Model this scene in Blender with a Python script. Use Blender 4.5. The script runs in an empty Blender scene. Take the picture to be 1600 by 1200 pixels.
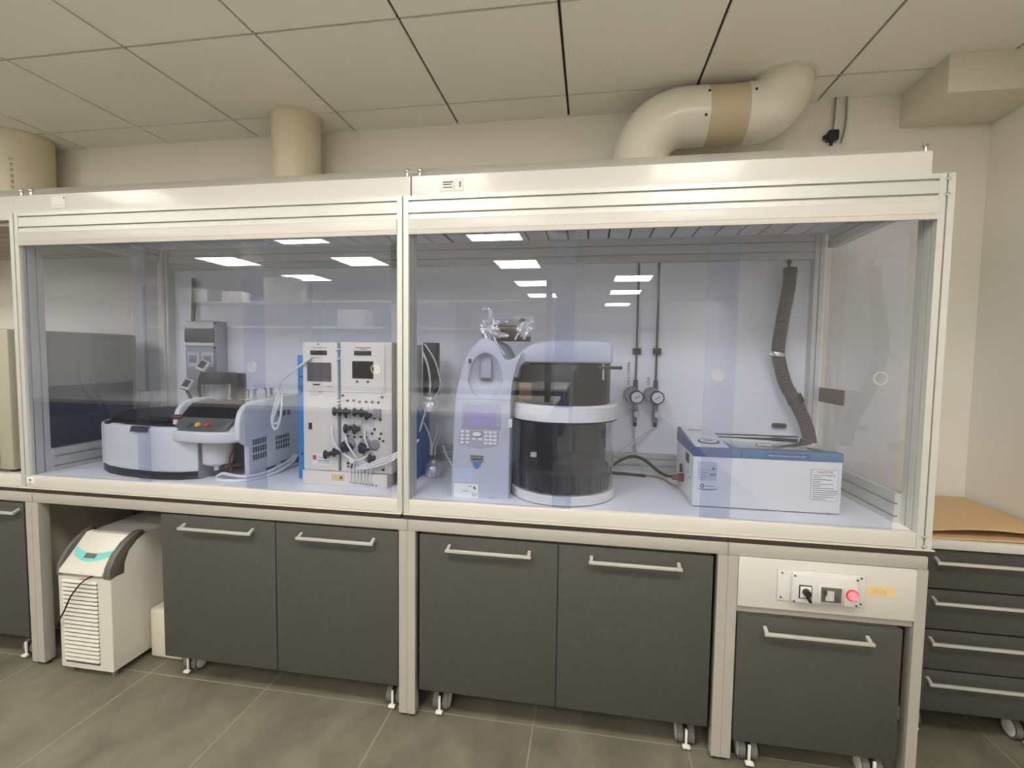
import bpy, bmesh, math, random
from mathutils import Vector, Matrix, noise
random.seed(7)
PI = math.pi
SC = bpy.context.scene
COL = SC.collection

# ------------------------------------------------------------------ camera, world, exposure
cam_d = bpy.data.cameras.new('camera'); cam = bpy.data.objects.new('camera', cam_d); COL.objects.link(cam)
CAM = Vector((0.8988, -1.9291, 1.5863)); YAW, PIT, ROL, FPX = 0.1612, -0.0595, 0.0133, 746.22
_f = Vector((-math.sin(YAW)*math.cos(PIT), math.cos(YAW)*math.cos(PIT), math.sin(PIT)))
_r = Vector((math.cos(YAW), math.sin(YAW), 0)); _u = _r.cross(_f)
_r2 = _r*math.cos(ROL) + _u*math.sin(ROL); _u2 = _u*math.cos(ROL) - _r*math.sin(ROL)
cam.matrix_world = Matrix(((_r2.x, _u2.x, -_f.x, CAM.x), (_r2.y, _u2.y, -_f.y, CAM.y), (_r2.z, _u2.z, -_f.z, CAM.z), (0, 0, 0, 1)))
cam_d.sensor_fit = 'HORIZONTAL'; cam_d.sensor_width = 36.0; cam_d.lens = 36.0*FPX/1600.0
cam_d.clip_start = 0.02; cam_d.clip_end = 60
SC.camera = cam
SC.view_settings.view_transform = 'Standard'; SC.view_settings.look = 'None'
SC.view_settings.gamma = 1.0; SC.view_settings.use_curve_mapping = False
SC.view_settings.exposure = 0.2
SC.cycles.transparent_max_bounces = 32
SC.cycles.max_bounces = 10; SC.cycles.diffuse_bounces = 5; SC.cycles.glossy_bounces = 5
SC.cycles.sample_clamp_indirect = 6.0
wd = bpy.data.worlds.new('room_air'); SC.world = wd; wd.use_nodes = True
wd.node_tree.nodes['Background'].inputs[0].default_value = (0.9, 0.92, 1.0, 1); wd.node_tree.nodes['Background'].inputs[1].default_value = 0.02
LAMP_STRENGTH = 29.0
LAMP_COLOR = (1.0, 0.96, 0.915)

# ------------------------------------------------------------------ materials
def lin(c):
    return tuple(((v/255.0)/12.92 if v <= 10 else ((v/255.0+0.055)/1.055)**2.4) for v in c)
def mat(name, rgb, rough=0.5, metal=0.0, spec=0.5, noise_amt=0.0, noise_scale=20.0, bump=0.0, bump_scale=200.0, coat=0.0):
    m = bpy.data.materials.new(name); m.use_nodes = True
    nt = m.node_tree; b = nt.nodes['Principled BSDF']; c = lin(rgb)
    b.inputs['Base Color'].default_value = (*c, 1); b.inputs['Roughness'].default_value = rough
    b.inputs['Metallic'].default_value = metal; b.inputs['Specular IOR Level'].default_value = spec
    b.inputs['Coat Weight'].default_value = coat
    tc = nt.nodes.new('ShaderNodeTexCoord')
    if noise_amt:
        n = nt.nodes.new('ShaderNodeTexNoise'); n.inputs['Scale'].default_value = noise_scale; n.inputs['Detail'].default_value = 5
        nt.links.new(tc.outputs['Object'], n.inputs['Vector'])
        mx = nt.nodes.new('ShaderNodeMix'); mx.data_type = 'RGBA'
        mx.inputs[6].default_value = (*[v*(1-noise_amt) for v in c], 1); mx.inputs[7].default_value = (*[min(1, v*(1+noise_amt)) for v in c], 1)
        nt.links.new(n.outputs['Fac'], mx.inputs[0]); nt.links.new(mx.outputs[2], b.inputs['Base Color'])
    if bump:
        n2 = nt.nodes.new('ShaderNodeTexNoise'); n2.inputs['Scale'].default_value = bump_scale; n2.inputs['Detail'].default_value = 3
        nt.links.new(tc.outputs['Object'], n2.inputs['Vector'])
        bp = nt.nodes.new('ShaderNodeBump'); bp.inputs['Strength'].default_value = bump; bp.inputs['Distance'].default_value = 0.004
        nt.links.new(n2.outputs['Fac'], bp.inputs['Height']); nt.links.new(bp.outputs['Normal'], b.inputs['Normal'])
    return m
def emit(name, rgb, strength):
    m = bpy.data.materials.new(name); m.use_nodes = True; nt = m.node_tree
    for n in list(nt.nodes): nt.nodes.remove(n)
    o = nt.nodes.new('ShaderNodeOutputMaterial'); e = nt.nodes.new('ShaderNodeEmission')
    e.inputs[0].default_value = (*rgb, 1); e.inputs[1].default_value = strength
    nt.links.new(e.outputs[0], o.inputs[0]); return m
def clear(name, tint, refl=1.0, rough=0.0, haze=0.0, haze_rgb=(200, 205, 220)):
    """Clear sheet: straight-through tinted light with a Fresnel mirror on its outer side (both faces of one sheet counted once)."""
    m = bpy.data.materials.new(name); m.use_nodes = True; nt = m.node_tree
    for n in list(nt.nodes): nt.nodes.remove(n)
    o = nt.nodes.new('ShaderNodeOutputMaterial'); t = nt.nodes.new('ShaderNodeBsdfTransparent'); g = nt.nodes.new('ShaderNodeBsdfGlossy')
    t.inputs[0].default_value = (*[math.sqrt(v) for v in tint], 1); g.inputs['Color'].default_value = (1, 1, 1, 1); g.inputs['Roughness'].default_value = rough
    fr = nt.nodes.new('ShaderNodeFresnel'); fr.inputs['IOR'].default_value = 1.5
    geo = nt.nodes.new('ShaderNodeNewGeometry')
    inv = nt.nodes.new('ShaderNodeMath'); inv.operation = 'SUBTRACT'; inv.inputs[0].default_value = 1.0
    nt.links.new(geo.outputs['Backfacing'], inv.inputs[1])
    m1 = nt.nodes.new('ShaderNodeMath'); m1.operation = 'MULTIPLY'; m1.inputs[1].default_value = 2.0*refl
    nt.links.new(fr.outputs[0], m1.inputs[0])
    m2 = nt.nodes.new('ShaderNodeMath'); m2.operation = 'MULTIPLY'; m2.use_clamp = True
    nt.links.new(m1.outputs[0], m2.inputs[0]); nt.links.new(inv.outputs[0], m2.inputs[1])
    base = t
    if haze:
        d = nt.nodes.new('ShaderNodeBsdfDiffuse'); d.inputs[0].default_value = (*lin(haze_rgb), 1)
        mh = nt.nodes.new('ShaderNodeMixShader'); mh.inputs[0].default_value = haze
        nt.links.new(t.outputs[0], mh.inputs[1]); nt.links.new(d.outputs[0], mh.inputs[2]); base = mh
    mx = nt.nodes.new('ShaderNodeMixShader')
    nt.links.new(m2.outputs[0], mx.inputs[0]); nt.links.new(base.outputs[0], mx.inputs[1]); nt.links.new(g.outputs[0], mx.inputs[2])
    nt.links.new(mx.outputs[0], o.inputs[0]); return m

M = {}
M['wall'] = mat('wall_paint', (232, 227, 216), .7, noise_amt=.02, noise_scale=3)
M['ceil'] = mat('ceiling_tile', (240, 237, 228), .75, noise_amt=.015, noise_scale=6)
M['gap'] = mat('ceiling_joint', (50, 44, 34), .8)
M['soffit'] = mat('soffit_paint', (222, 216, 198), .7, noise_amt=.02, noise_scale=4)
M['white'] = mat('white_lacquer', (206, 202, 194), .38)
M['gloss'] = mat('white_gloss_lacquer', (206, 202, 194), .4, coat=.2)
M['gloss'].node_tree.nodes['Principled BSDF'].inputs['Coat Roughness'].default_value = .10
M['inner'] = mat('white_inner_panel', (240, 240, 240), .45)
M['hidden_wall'] = mat('white_wall_paint', (242, 240, 234), .7)
M['slab'] = mat('white_laminate', (206, 202, 193), .35)
M['alu'] = mat('anodised_aluminium', (206, 206, 199), .45, metal=.35)
M['groove'] = mat('aluminium_slot', (120, 120, 112), .5, metal=.5)
M['frame'] = mat('grey_powder_coat', (170, 166, 156), .5)
M['dark_edge'] = mat('dark_phenolic', (58, 42, 34), .5)
def cabinet_mat():
    m = mat('anthracite_texture', (78, 77, 72), .55, spec=.35); nt = m.node_tree; b = nt.nodes['Principled BSDF']
    tc = nt.nodes.new('ShaderNodeTexCoord'); mp = nt.nodes.new('ShaderNodeMapping'); mp.inputs['Rotation'].default_value = (0, .78, 0)
    w = nt.nodes.new('ShaderNodeTexWave'); w.inputs['Scale'].default_value = 90; w.inputs['Distortion'].default_value = 1.0
    n = nt.nodes.new('ShaderNodeTexNoise'); n.inputs['Scale'].default_value = 60
    nt.links.new(tc.outputs['Object'], mp.inputs[0]); nt.links.new(mp.outputs[0], w.inputs[0]); nt.links.new(tc.outputs['Object'], n.inputs[0])
    ad = nt.nodes.new('ShaderNodeMath'); nt.links.new(w.outputs['Fac'], ad.inputs[0]); nt.links.new(n.outputs['Fac'], ad.inputs[1])
    r = nt.nodes.new('ShaderNodeMapRange'); r.inputs[1].default_value = .3; r.inputs[2].default_value = 1.5
    nt.links.new(ad.outputs[0], r.inputs[0])
    mx = nt.nodes.new('ShaderNodeMix'); mx.data_type = 'RGBA'; mx.inputs[6].default_value = (*lin((64, 63, 59)), 1); mx.inputs[7].default_value = (*lin((81, 80, 75)), 1)
    nt.links.new(r.outputs[0], mx.inputs[0]); nt.links.new(mx.outputs[2], b.inputs['Base Color']); return m
M['cab'] = cabinet_mat()
M['duct_ink'] = mat('faded_duct_print', (138, 122, 88), .6)
M['carcass'] = mat('grey_carcass', (158, 152, 138), .6)
M['steel'] = mat('satin_steel', (212, 210, 203), .42, metal=.5)
M['chrome'] = mat('chrome', (215, 215, 212), .18, metal=1)
M['bone'] = mat('duct_cream', (214, 204, 176), .38, noise_amt=.05, noise_scale=3)
M['duct_white'] = mat('duct_ivory', (226, 221, 206), .3, coat=.3)
M['duct_tan'] = mat('duct_tan', (196, 182, 150), .5)
M['black'] = mat('black_plastic', (28, 27, 28), .45)
M['charcoal'] = mat('charcoal_plastic', (42, 41, 43), .45, spec=.35)
M['smoke'] = mat('smoked_lid', (24, 21, 21), .3, spec=.22)
M['dgrey'] = mat('dark_grey_plastic', (92, 91, 84), .5)
M['mgrey'] = mat('mid_grey_plastic', (142, 142, 142), .5)
M['lgrey'] = mat('light_grey_plastic', (212, 211, 207), .42)
M['offwhite'] = mat('instrument_white', (226, 226, 222), .4)
M['cream'] = mat('instrument_cream', (226, 220, 206), .45)
M['chill'] = mat('chiller_white', (206, 202, 191), .45)
M['silver'] = mat('silver_grey_plastic', (190, 194, 202), .4)
M['silver2'] = mat('silver_panel', (172, 175, 182), .4)
M['blue'] = mat('blue_enamel', (62, 130, 190), .4)
M['dblue'] = mat('deep_blue_enamel', (30, 90, 160), .4)
M['bathblue'] = mat('bath_blue', (60, 92, 142), .4)
M['bathteal'] = mat('bath_teal_blue', (76, 122, 154), .4)
M['display'] = mat('dark_display', (58, 42, 46), .25)
M['screen'] = mat('grey_screen', (92, 88, 90), .2)
M['lcd'] = mat('lcd_violet', (168, 160, 190), .12, coat=.5)
M['label'] = mat('paper_label', (232, 231, 226), .6)
M['label_blue'] = mat('pale_blue_label', (184, 198, 214), .6)
M['label_grey'] = mat('grey_label', (200, 203, 210), .6)
M['ink'] = mat('printed_ink', (78, 76, 78), .6)
M['ink_blue'] = mat('blue_ink', (52, 66, 130), .6)
M['ink_red'] = mat('red_ink', (196, 60, 56), .6)
M['tape'] = mat('ochre_tape', (224, 196, 140), .6, noise_amt=.06, noise_scale=60)
M['turq'] = mat('turquoise_print', (110, 196, 188), .5)
M['tube'] = mat('white_tubing', (228, 228, 226), .35)
M['tubeclear'] = mat('translucent_tubing', (206, 206, 200), .3)
M['hose'] = mat('brown_rubber_hose', (70, 58, 58), .55)
M['rubber'] = mat('black_rubber', (24, 23, 22), .6)
M['tyre'] = mat('grey_tyre', (104, 104, 98), .6)
M['castwhite'] = mat('white_nylon', (232, 230, 220), .45)
M['brownred'] = mat('brown_red_plastic', (104, 50, 44), .45)
M['orange'] = mat('orange_cable', (170, 110, 70), .5)
M['card'] = mat('kraft_cardboard', (206, 174, 130), .8, noise_amt=.05, noise_scale=30)
M['foil'] = mat('aluminium_foil', (226, 226, 228), .28, metal=.75)
M['jerry'] = mat('natural_polyethylene', (222, 216, 196), .45)
M['gaugeface'] = mat('gauge_face', (228, 228, 224), .4)
M['oldbeige'] = mat('beige_enamel', (166, 161, 144), .5)
M['navy'] = mat('navy_shade', (58, 62, 84), .5)
M['brownpanel'] = mat('brown_panel', (86, 66, 52), .5)
M['paleblue'] = mat('pale_blue_enclosure', (160, 164, 170), .45)
M['orangebrown'] = mat('amber_block', (92, 66, 40), .4)
M['yellow'] = mat('yellow_button', (230, 190, 60), .4)
M['bluebadge'] = mat('blue_badge', (92, 126, 178), .4)
M['redlamp'] = emit('red_pilot_lamp', (1.0, .10, .12), 3.0)
M['lamp'] = emit('lamp_diffuser', LAMP_COLOR, LAMP_STRENGTH)
M['pane'] = clear('tinted_pvc_sheet', (.80, .832, .935), haze=.010, haze_rgb=(215, 218, 232))
M['side'] = clear('clear_side_sheet', (.79, .83, .90), refl=.6)
M['jar'] = clear('clear_jar', (.86, .87, .89), refl=1.2)
M['cyl'] = clear('clear_cover', (.74, .74, .78), refl=.9, haze=.006)
M['smokeclear'] = clear('smoked_window', (.30, .28, .28), refl=.8)
M['boxcard'] = mat('white_carton', (226, 224, 218), .7)
M['bodyblue'] = mat('blue_grey_front', (70, 78, 104), .55)
def floor_mat():
    m = mat('porcelain_tile', (160, 153, 138), .45); nt = m.node_tree; b = nt.nodes['Principled BSDF']
    tc = nt.nodes.new('ShaderNodeTexCoord')
    mp = nt.nodes.new('ShaderNodeMapping'); mp.inputs['Scale'].default_value = (1.5, .9, 1); mp.inputs['Rotation'].default_value = (0, 0, -.5)
    n = nt.nodes.new('ShaderNodeTexNoise'); n.inputs['Scale'].default_value = 3.0; n.inputs['Detail'].default_value = 8; n.inputs['Roughness'].default_value = .65
    nt.links.new(tc.outputs['Object'], mp.inputs[0]); nt.links.new(mp.outputs[0], n.inputs[0])
    cr = nt.nodes.new('ShaderNodeValToRGB'); cr.color_ramp.elements[0].position = .35; cr.color_ramp.elements[1].position = .68
    cr.color_ramp.elements[0].color = (*lin((100, 96, 82)), 1); cr.color_ramp.elements[1].color = (*lin((128, 123, 107)), 1)
    nt.links.new(n.outputs['Fac'], cr.inputs[0])
    br = nt.nodes.new('ShaderNodeTexBrick'); br.offset = 0.0; br.squash = 1.0
    br.inputs['Scale'].default_value = 1.0; br.inputs['Mortar Size'].default_value = .0035; br.inputs['Mortar Smooth'].default_value = .2
    br.inputs['Brick Width'].default_value = .634; br.inputs['Row Height'].default_value = .634
    br.inputs['Mortar'].default_value = (*lin((146, 140, 122)), 1)
    mp2 = nt.nodes.new('ShaderNodeMapping'); mp2.inputs['Location'].default_value = (-2.0945-.058, -6.085-.024, 0)
    nt.links.new(tc.outputs['Object'], mp2.inputs[0]); nt.links.new(mp2.outputs[0], br.inputs[0])
    nt.links.new(cr.outputs[0], br.inputs['Color1']); nt.links.new(cr.outputs[0], br.inputs['Color2'])
    nt.links.new(br.outputs['Color'], b.inputs['Base Color'])
    r = nt.nodes.new('ShaderNodeMapRange'); r.inputs[3].default_value = .35; r.inputs[4].default_value = .55
    nt.links.new(n.outputs['Fac'], r.inputs[0]); nt.links.new(r.outputs[0], b.inputs['Roughness']); return m
M['floor'] = floor_mat()

# ------------------------------------------------------------------ geometry helpers
WL = {}
def at_loc(p): return WL[p.name] if p else Vector((0, 0, 0))
def link(name, me, mats, parent=None, smooth=35, origin='base'):
    me.name = name
    for m in (mats if isinstance(mats, (list, tuple)) else [mats]): me.materials.append(m if not isinstance(m, str) else M[m])
    vs = [v.co for v in me.vertices]
    lo = Vector((min(v.x for v in vs), min(v.y for v in vs), min(v.z for v in vs))); hi = Vector((max(v.x for v in vs), max(v.y for v in vs), max(v.z for v in vs)))
    o = Vector(((lo.x+hi.x)/2, (lo.y+hi.y)/2, lo.z if origin == 'base' else (lo.z+hi.z)/2))
    me.transform(Matrix.Translation(-o))
    if smooth:
        me.polygons.foreach_set('use_smooth', [True]*len(me.polygons)); me.set_sharp_from_angle(angle=math.radians(smooth))
    ob = bpy.data.objects.new(name, me); COL.objects.link(ob)
    if parent: ob.parent = parent
    ob.location = o - at_loc(parent); WL[ob.name] = o
    return ob
class MB:
    def __init__(s, xf=None): s.bm = bmesh.new(); s.xf = xf
    def _fin(s, vs, fs, mi):
        if s.xf is not None:
            for v in vs: v.co = s.xf @ v.co
        for f in fs: f.material_index = mi
    def box(s, x0, y0, z0, x1, y1, z1, bev=0.0, mi=0, seg=2, rot=None):
        r = bmesh.ops.create_cube(s.bm, size=1.0); vs = r['verts']
        for v in vs:
            v.co = Vector(((x0+x1)/2+v.co.x*(x1-x0), (y0+y1)/2+v.co.y*(y1-y0), (z0+z1)/2+v.co.z*(z1-z0)))
        if rot is not None:
            c = Vector(((x0+x1)/2, (y0+y1)/2, (z0+z1)/2))
            for v in vs: v.co = c + rot @ (v.co-c)
        if s.xf is not None:
            for v in vs: v.co = s.xf @ v.co
        fs = {f for v in vs for f in v.link_faces}
        for f in fs: f.material_index = mi
        if bev:
            es = list({e for v in vs for e in v.link_edges})
            bmesh.ops.bevel(s.bm, geom=es, offset=bev, segments=seg, profile=.5, affect='EDGES', material=-1)
        return s
    def prism(s, pts, vec, mi=0, bev=0.0, seg=2):
        vec = Vector(vec); a = [s.bm.verts.new(Vector(p)) for p in pts]; b = [s.bm.verts.new(Vector(p)+vec) for p in pts]
        n = len(pts); fs = [s.bm.faces.new(a), s.bm.faces.new(b[::-1])]
        for i in range(n): fs.append(s.bm.faces.new((a[i], b[i], b[(i+1) % n], a[(i+1) % n])))
        bmesh.ops.recalc_face_normals(s.bm, faces=fs); s._fin(a+b, fs, mi)
        if bev:
            es = list({e for f in fs[:2] for e in f.edges})
            bmesh.ops.bevel(s.bm, geom=es, offset=bev, segments=seg, profile=.5, affect='EDGES', material=-1)
        return s
    def cyl(s, p0, p1, r0, r1=None, n=24, mi=0, caps=True):
        p0, p1 = Vector(p0), Vector(p1); r1 = r0 if r1 is None else r1
        d = (p1-p0).normalized(); u = d.orthogonal().normalized(); w = d.cross(u)
        a = [s.bm.verts.new(p0+(u*math.cos(2*PI*i/n)+w*math.sin(2*PI*i/n))*r0) for i in range(n)]
        b = [s.bm.verts.new(p1+(u*math.cos(2*PI*i/n)+w*math.sin(2*PI*i/n))*r1) for i in range(n)]
        fs = [s.bm.faces.new((a[i], a[(i+1) % n], b[(i+1) % n], b[i])) for i in range(n)]
        if caps: fs += [s.bm.faces.new(a[::-1]), s.bm.faces.new(b)]
        s._fin(a+b, fs, mi); return s
    def lathe(s, prof, c, n=40, mi=0, axis='z', open_ends=False):
        c = Vector(c); rings = []; allv = []
        for (r, h) in prof:
            ring = []
            for i in range(n):
                t = 2*PI*i/n; p = {'z': Vector((r*math.cos(t), r*math.sin(t), h)), 'y': Vector((r*math.cos(t), h, r*math.sin(t))), 'x': Vector((h, r*math.cos(t), r*math.sin(t)))}[axis]
                ring.append(s.bm.verts.new(c+p))
            rings.append(ring); allv += ring
        fs = []
        for a, b in zip(rings, rings[1:]):
            for i in range(n): fs.append(s.bm.faces.new((a[i], a[(i+1) % n], b[(i+1) % n], b[i])))
        if not open_ends and tuple(prof[0]) != tuple(prof[-1]):
            if prof[0][0] > 1e-6: fs.append(s.bm.faces.new(rings[0][::-1]))
            if prof[-1][0] > 1e-6: fs.append(s.bm.faces.new(rings[-1]))
        bmesh.ops.recalc_face_normals(s.bm, faces=fs); s._fin(allv, fs, mi); return s
    def tube(s, pts, r, n=8, sub=6, mi=0, ribs=0.0):
        P = [Vector(p) for p in pts]
        if sub > 1 and len(P) > 2:
            Q = []
            for i in range(len(P)-1):
                p0 = P[max(i-1, 0)]; p1 = P[i]; p2 = P[i+1]; p3 = P[min(i+2, len(P)-1)]
                for k in range(sub):
                    t = k/sub; Q.append(.5*((2*p1)+(p2-p0)*t+(2*p0-5*p1+4*p2-p3)*t*t+(3*p1-p0-3*p2+p3)*t**3))
            Q.append(P[-1]); P = Q
        rings = []; u = None; allv = []
        for i, p in enumerate(P):
            d = (P[min(i+1, len(P)-1)]-P[max(i-1, 0)]).normalized()
            u = d.orthogonal().normalized() if u is None else (u-d*u.dot(d)).normalized()
            w = d.cross(u); rr = (r[i] if isinstance(r, list) else r)*(1+(ribs if i % 2 else -ribs))
            ring = [s.bm.verts.new(p+(u*math.cos(2*PI*k/n)+w*math.sin(2*PI*k/n))*rr) for k in range(n)]; rings.append(ring); allv += ring
        fs = []
        for a, b in zip(rings, rings[1:]):
            for k in range(n): fs.append(s.bm.faces.new((a[k], a[(k+1) % n], b[(k+1) % n], b[k])))
        fs += [s.bm.faces.new(rings[0][::-1]), s.bm.faces.new(rings[-1])]
        s._fin(allv, fs, mi); return s
    def ball(s, c, r, sub=3, squash=(1, 1, 1), crumple=0.0, seed=0.0, mi=0):
        rr = bmesh.ops.create_icosphere(s.bm, subdivisions=sub, radius=1.0); vs = rr['verts']
        for v in vs:
            d = v.co.normalized(); k = 1+crumple*noise.noise(d*3.1+Vector((seed, seed*2, 0)))+crumple*.6*noise.noise(d*8.0+Vector((0, seed, seed)))
            v.co = Vector(c)+Vector((d.x*squash[0], d.y*squash[1], d.z*squash[2]))*r*k
        s._fin(vs, {f for v in vs for f in v.link_faces}, mi); return s
    def grid_faces(s, rows, mi=0):
        V = [[s.bm.verts.new(Vector(p)) for p in row] for row in rows]; fs = []
        for a, b in zip(V, V[1:]):
            for i in range(len(a)-1): fs.append(s.bm.faces.new((a[i], a[i+1], b[i+1], b[i])))
        s._fin([v for r in V for v in r], fs, mi); return s
    def build(s, name, mats, parent=None, smooth=35):
        me = bpy.data.meshes.new(name); s.bm.to_mesh(me); s.bm.free(); return link(name, me, mats, parent, smooth)
def plate(name, outer, holes, plane, depth, mats, parent=None, bevel=0.0):
    """Flat plate from a 2-D outline with holes; plane=(origin, axis_a, axis_b); thickness runs along a x b."""
    cu = bpy.data.curves.new('outline', 'CURVE'); cu.dimensions = '2D'; cu.fill_mode = 'BOTH'; cu.extrude = depth/2; cu.bevel_depth = bevel; cu.bevel_resolution = 2
    for pts in [outer]+holes:
        sp = cu.splines.new('POLY'); sp.points.add(len(pts)-1); sp.use_cyclic_u = True
        for p, q in zip(sp.points, pts): p.co = (q[0], q[1], 0, 1)
    ob = bpy.data.objects.new('outline', cu); COL.objects.link(ob)
    bpy.context.view_layer.update()
    me = bpy.data.meshes.new_from_object(ob.evaluated_get(bpy.context.evaluated_depsgraph_get()))
    bpy.data.objects.remove(ob); bpy.data.curves.remove(cu)
    o, a, b = (Vector(v) for v in plane); n = a.cross(b)
    mt = Matrix(((a.x, b.x, n.x, o.x), (a.y, b.y, n.y, o.y), (a.z, b.z, n.z, o.z), (0, 0, 0, 1))); me.transform(mt)
    me.materials.clear()
    bm = bmesh.new(); bm.from_mesh(me); bmesh.ops.remove_doubles(bm, verts=bm.verts, dist=1e-5); bmesh.ops.recalc_face_normals(bm, faces=bm.faces); bm.to_mesh(me); bm.free()
    return link(name, me, mats, parent, 30)
def text(name, s, size, pos, m, parent, ax=(1, 0, 0), az=(0, 0, 1), align='LEFT', depth=.0006):
    cu = bpy.data.curves.new('t', 'FONT'); cu.body = s; cu.size = size; cu.align_x = align; cu.extrude = depth
    ob = bpy.data.objects.new('t', cu); COL.objects.link(ob); bpy.context.view_layer.update()
    me = bpy.data.meshes.new_from_object(ob.evaluated_get(bpy.context.evaluated_depsgraph_get()))
    bpy.data.objects.remove(ob); bpy.data.curves.remove(cu); me.materials.clear()
    a, b = Vector(ax), Vector(az); n = a.cross(b); o = Vector(pos)
    me.transform(Matrix(((a.x, b.x, n.x, o.x), (a.y, b.y, n.y, o.y), (a.z, b.z, n.z, o.z), (0, 0, 0, 1))))
    return link(name, me, m, parent, 0)
def circ(cx, cy, r, n=32, rx=1.0): return [(cx+r*rx*math.cos(2*PI*i/n), cy+r*math.sin(2*PI*i/n)) for i in range(n)]
def thing(name, label, cat, loc, group=None):
    o = bpy.data.objects.new(name, None); COL.objects.link(o); o.empty_display_size = .05
    o.location = loc; WL[o.name] = Vector(loc); o['label'] = label; o['category'] = cat
    if group: o['group'] = group
    return o
def tag(o, label, cat, group=None):
    o['label'] = label; o['category'] = cat
    if group: o['group'] = group
    return o
def struct(o): o['kind'] = 'structure'; return o
def copy_tree(o, parent=None):
    c = o.copy(); COL.objects.link(c)
    if parent: c.parent = parent
    for ch in list(o.children): copy_tree(ch, c)
    return c
def notched(x0, y0, x1, y1, notches):
    """Rectangle outline with square notches: (side, position, width, depth); side b (bottom), r, t, l."""
    pts = []; side = lambda k: sorted([n for n in notches if n[0] == k], key=lambda n: n[1])
    pts.append((x0, y0))
    for _, p, w, d in side('b'): pts += [(p-w/2, y0), (p-w/2, y0+d), (p+w/2, y0+d), (p+w/2, y0)]
    pts.append((x1, y0))
    for _, p, w, d in side('r'): pts += [(x1, p-w/2), (x1-d, p-w/2), (x1-d, p+w/2), (x1, p+w/2)]
    pts.append((x1, y1))
    for _, p, w, d in reversed(side('t')): pts += [(p+w/2, y1), (p+w/2, y1-d), (p-w/2, y1-d), (p-w/2, y1)]
    pts.append((x0, y1))
    for _, p, w, d in reversed(side('l')): pts += [(x0, p+w/2), (x0+d, p+w/2), (x0+d, p-w/2), (x0, p-w/2)]
    return pts

# ------------------------------------------------------------------ the room
ZC, YW, XW = 2.919, 0.83, 2.811
XL, YF = -7.0, -13.0
struct(MB().box(XL, YF, -.1, XW, YW, 0).build('floor', 'floor', smooth=0))
struct(MB().box(XL-.1, YW, 0, XW+.1, YW+.1, ZC+.1).build('wall_back', 'wall', smooth=0))
struct(MB().box(XW, YF, 0, XW+.1, YW, ZC+.1).build('wall_right', 'wall', smooth=0))
struct(MB().box(XL-.1, YF, 0, XL, YW, ZC+.1).build('wall_left', 'hidden_wall', smooth=0))
struct(MB().box(XL-.1, YF-.1, 0, XW+.1, YF, ZC+.1).build('wall_front', 'hidden_wall', smooth=0))
b = MB(); GX, GY, SX, SY = -.5225, .607, .637, .653
xs = [GX+SX*i for i in range(-11, 7)]; ys = [GY+SY*i for i in range(-22, 2)]; g = .0062
for x in xs:
    if x > XW: continue
    xa, xb = max(x+g, XL), min(x+SX-g, XW)
    for y in ys:
        ya, yb = max(y+g, YF), min(y+SY-g, YW)
        if xb > xa and yb > ya: b.box(xa, ya, ZC, xb, yb, ZC+.015, mi=0)
b.box(XL, YF, ZC+.012, XW, YW, ZC+.05, mi=1)
struct(b.build('ceiling', ['ceil', 'gap'], smooth=0))
struct(MB().box(1.88, -5.6, 2.43, XW, -5.0, ZC).build('trim_2', 'hidden_wall', smooth=0))
struct(MB().box(2.41, .50, 2.755, XW, YW, ZC, bev=.002).build('trim_1', 'soffit', smooth=0))

# ceiling lights (behind the camera; they light the room and show in the panes)
lamp_spots = [(-.19, -1.55, 'ceiling light panel over the aisle, mirrored high on the shiny white fascia'),
    (-.19, -3.25, 'ceiling light panel mirrored largest at the top of the autosampler pane'), (-.17, -5.0, 'ceiling light panel mirrored second largest above the autosampler'),
    (-.17, -6.85, 'ceiling light panel mirrored third in the column above the autosampler'), (-.17, -8.6, 'ceiling light panel mirrored fourth in the column above the autosampler'),
    (1.60, -1.55, 'ceiling light panel over the aisle facing the water bath'), (1.58, -6.4, 'ceiling light panel mirrored topmost of three above the gas regulators'),
    (1.58, -8.15, 'ceiling light panel mirrored middle of three above the gas regulators'), (1.55, -10.5, 'ceiling light panel mirrored lowest of three above the gas regulators'),
    (-2.52, -3.15, 'ceiling light panel mirrored under the top rail above the round analyser'), (-2.40, -4.58, 'ceiling light panel mirrored above the two cream gas towers'),
    (-4.38, -4.38, 'ceiling light panel mirrored above the grey wall enclosure'), (-4.08, -5.9, 'ceiling light panel mirrored lowest above the cream gas towers'),
    (-3.0, -1.55, 'ceiling light panel over the aisle facing the round analyser')]
proto = None
for (x, y, lab) in lamp_spots:
    if proto is None:
        proto = thing('ceiling_light', lab, 'ceiling light', (x, y, ZC), 'square ceiling light panels'); WLp = proto
        MB().prism([(x-.31, y-.31, ZC), (x+.31, y-.31, ZC), (x+.31, y+.31, ZC), (x-.31, y+.31, ZC)], (0, 0, -.008)).build('light_frame', 'white', proto, 0)
        MB().box(x-.297, y-.297, ZC-.011, x+.297, y+.297, ZC-.0085).build('diffuser', 'lamp', proto, 0)
    else:
        c = copy_tree(proto); c.location = (x, y, ZC); c['label'] = lab

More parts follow.
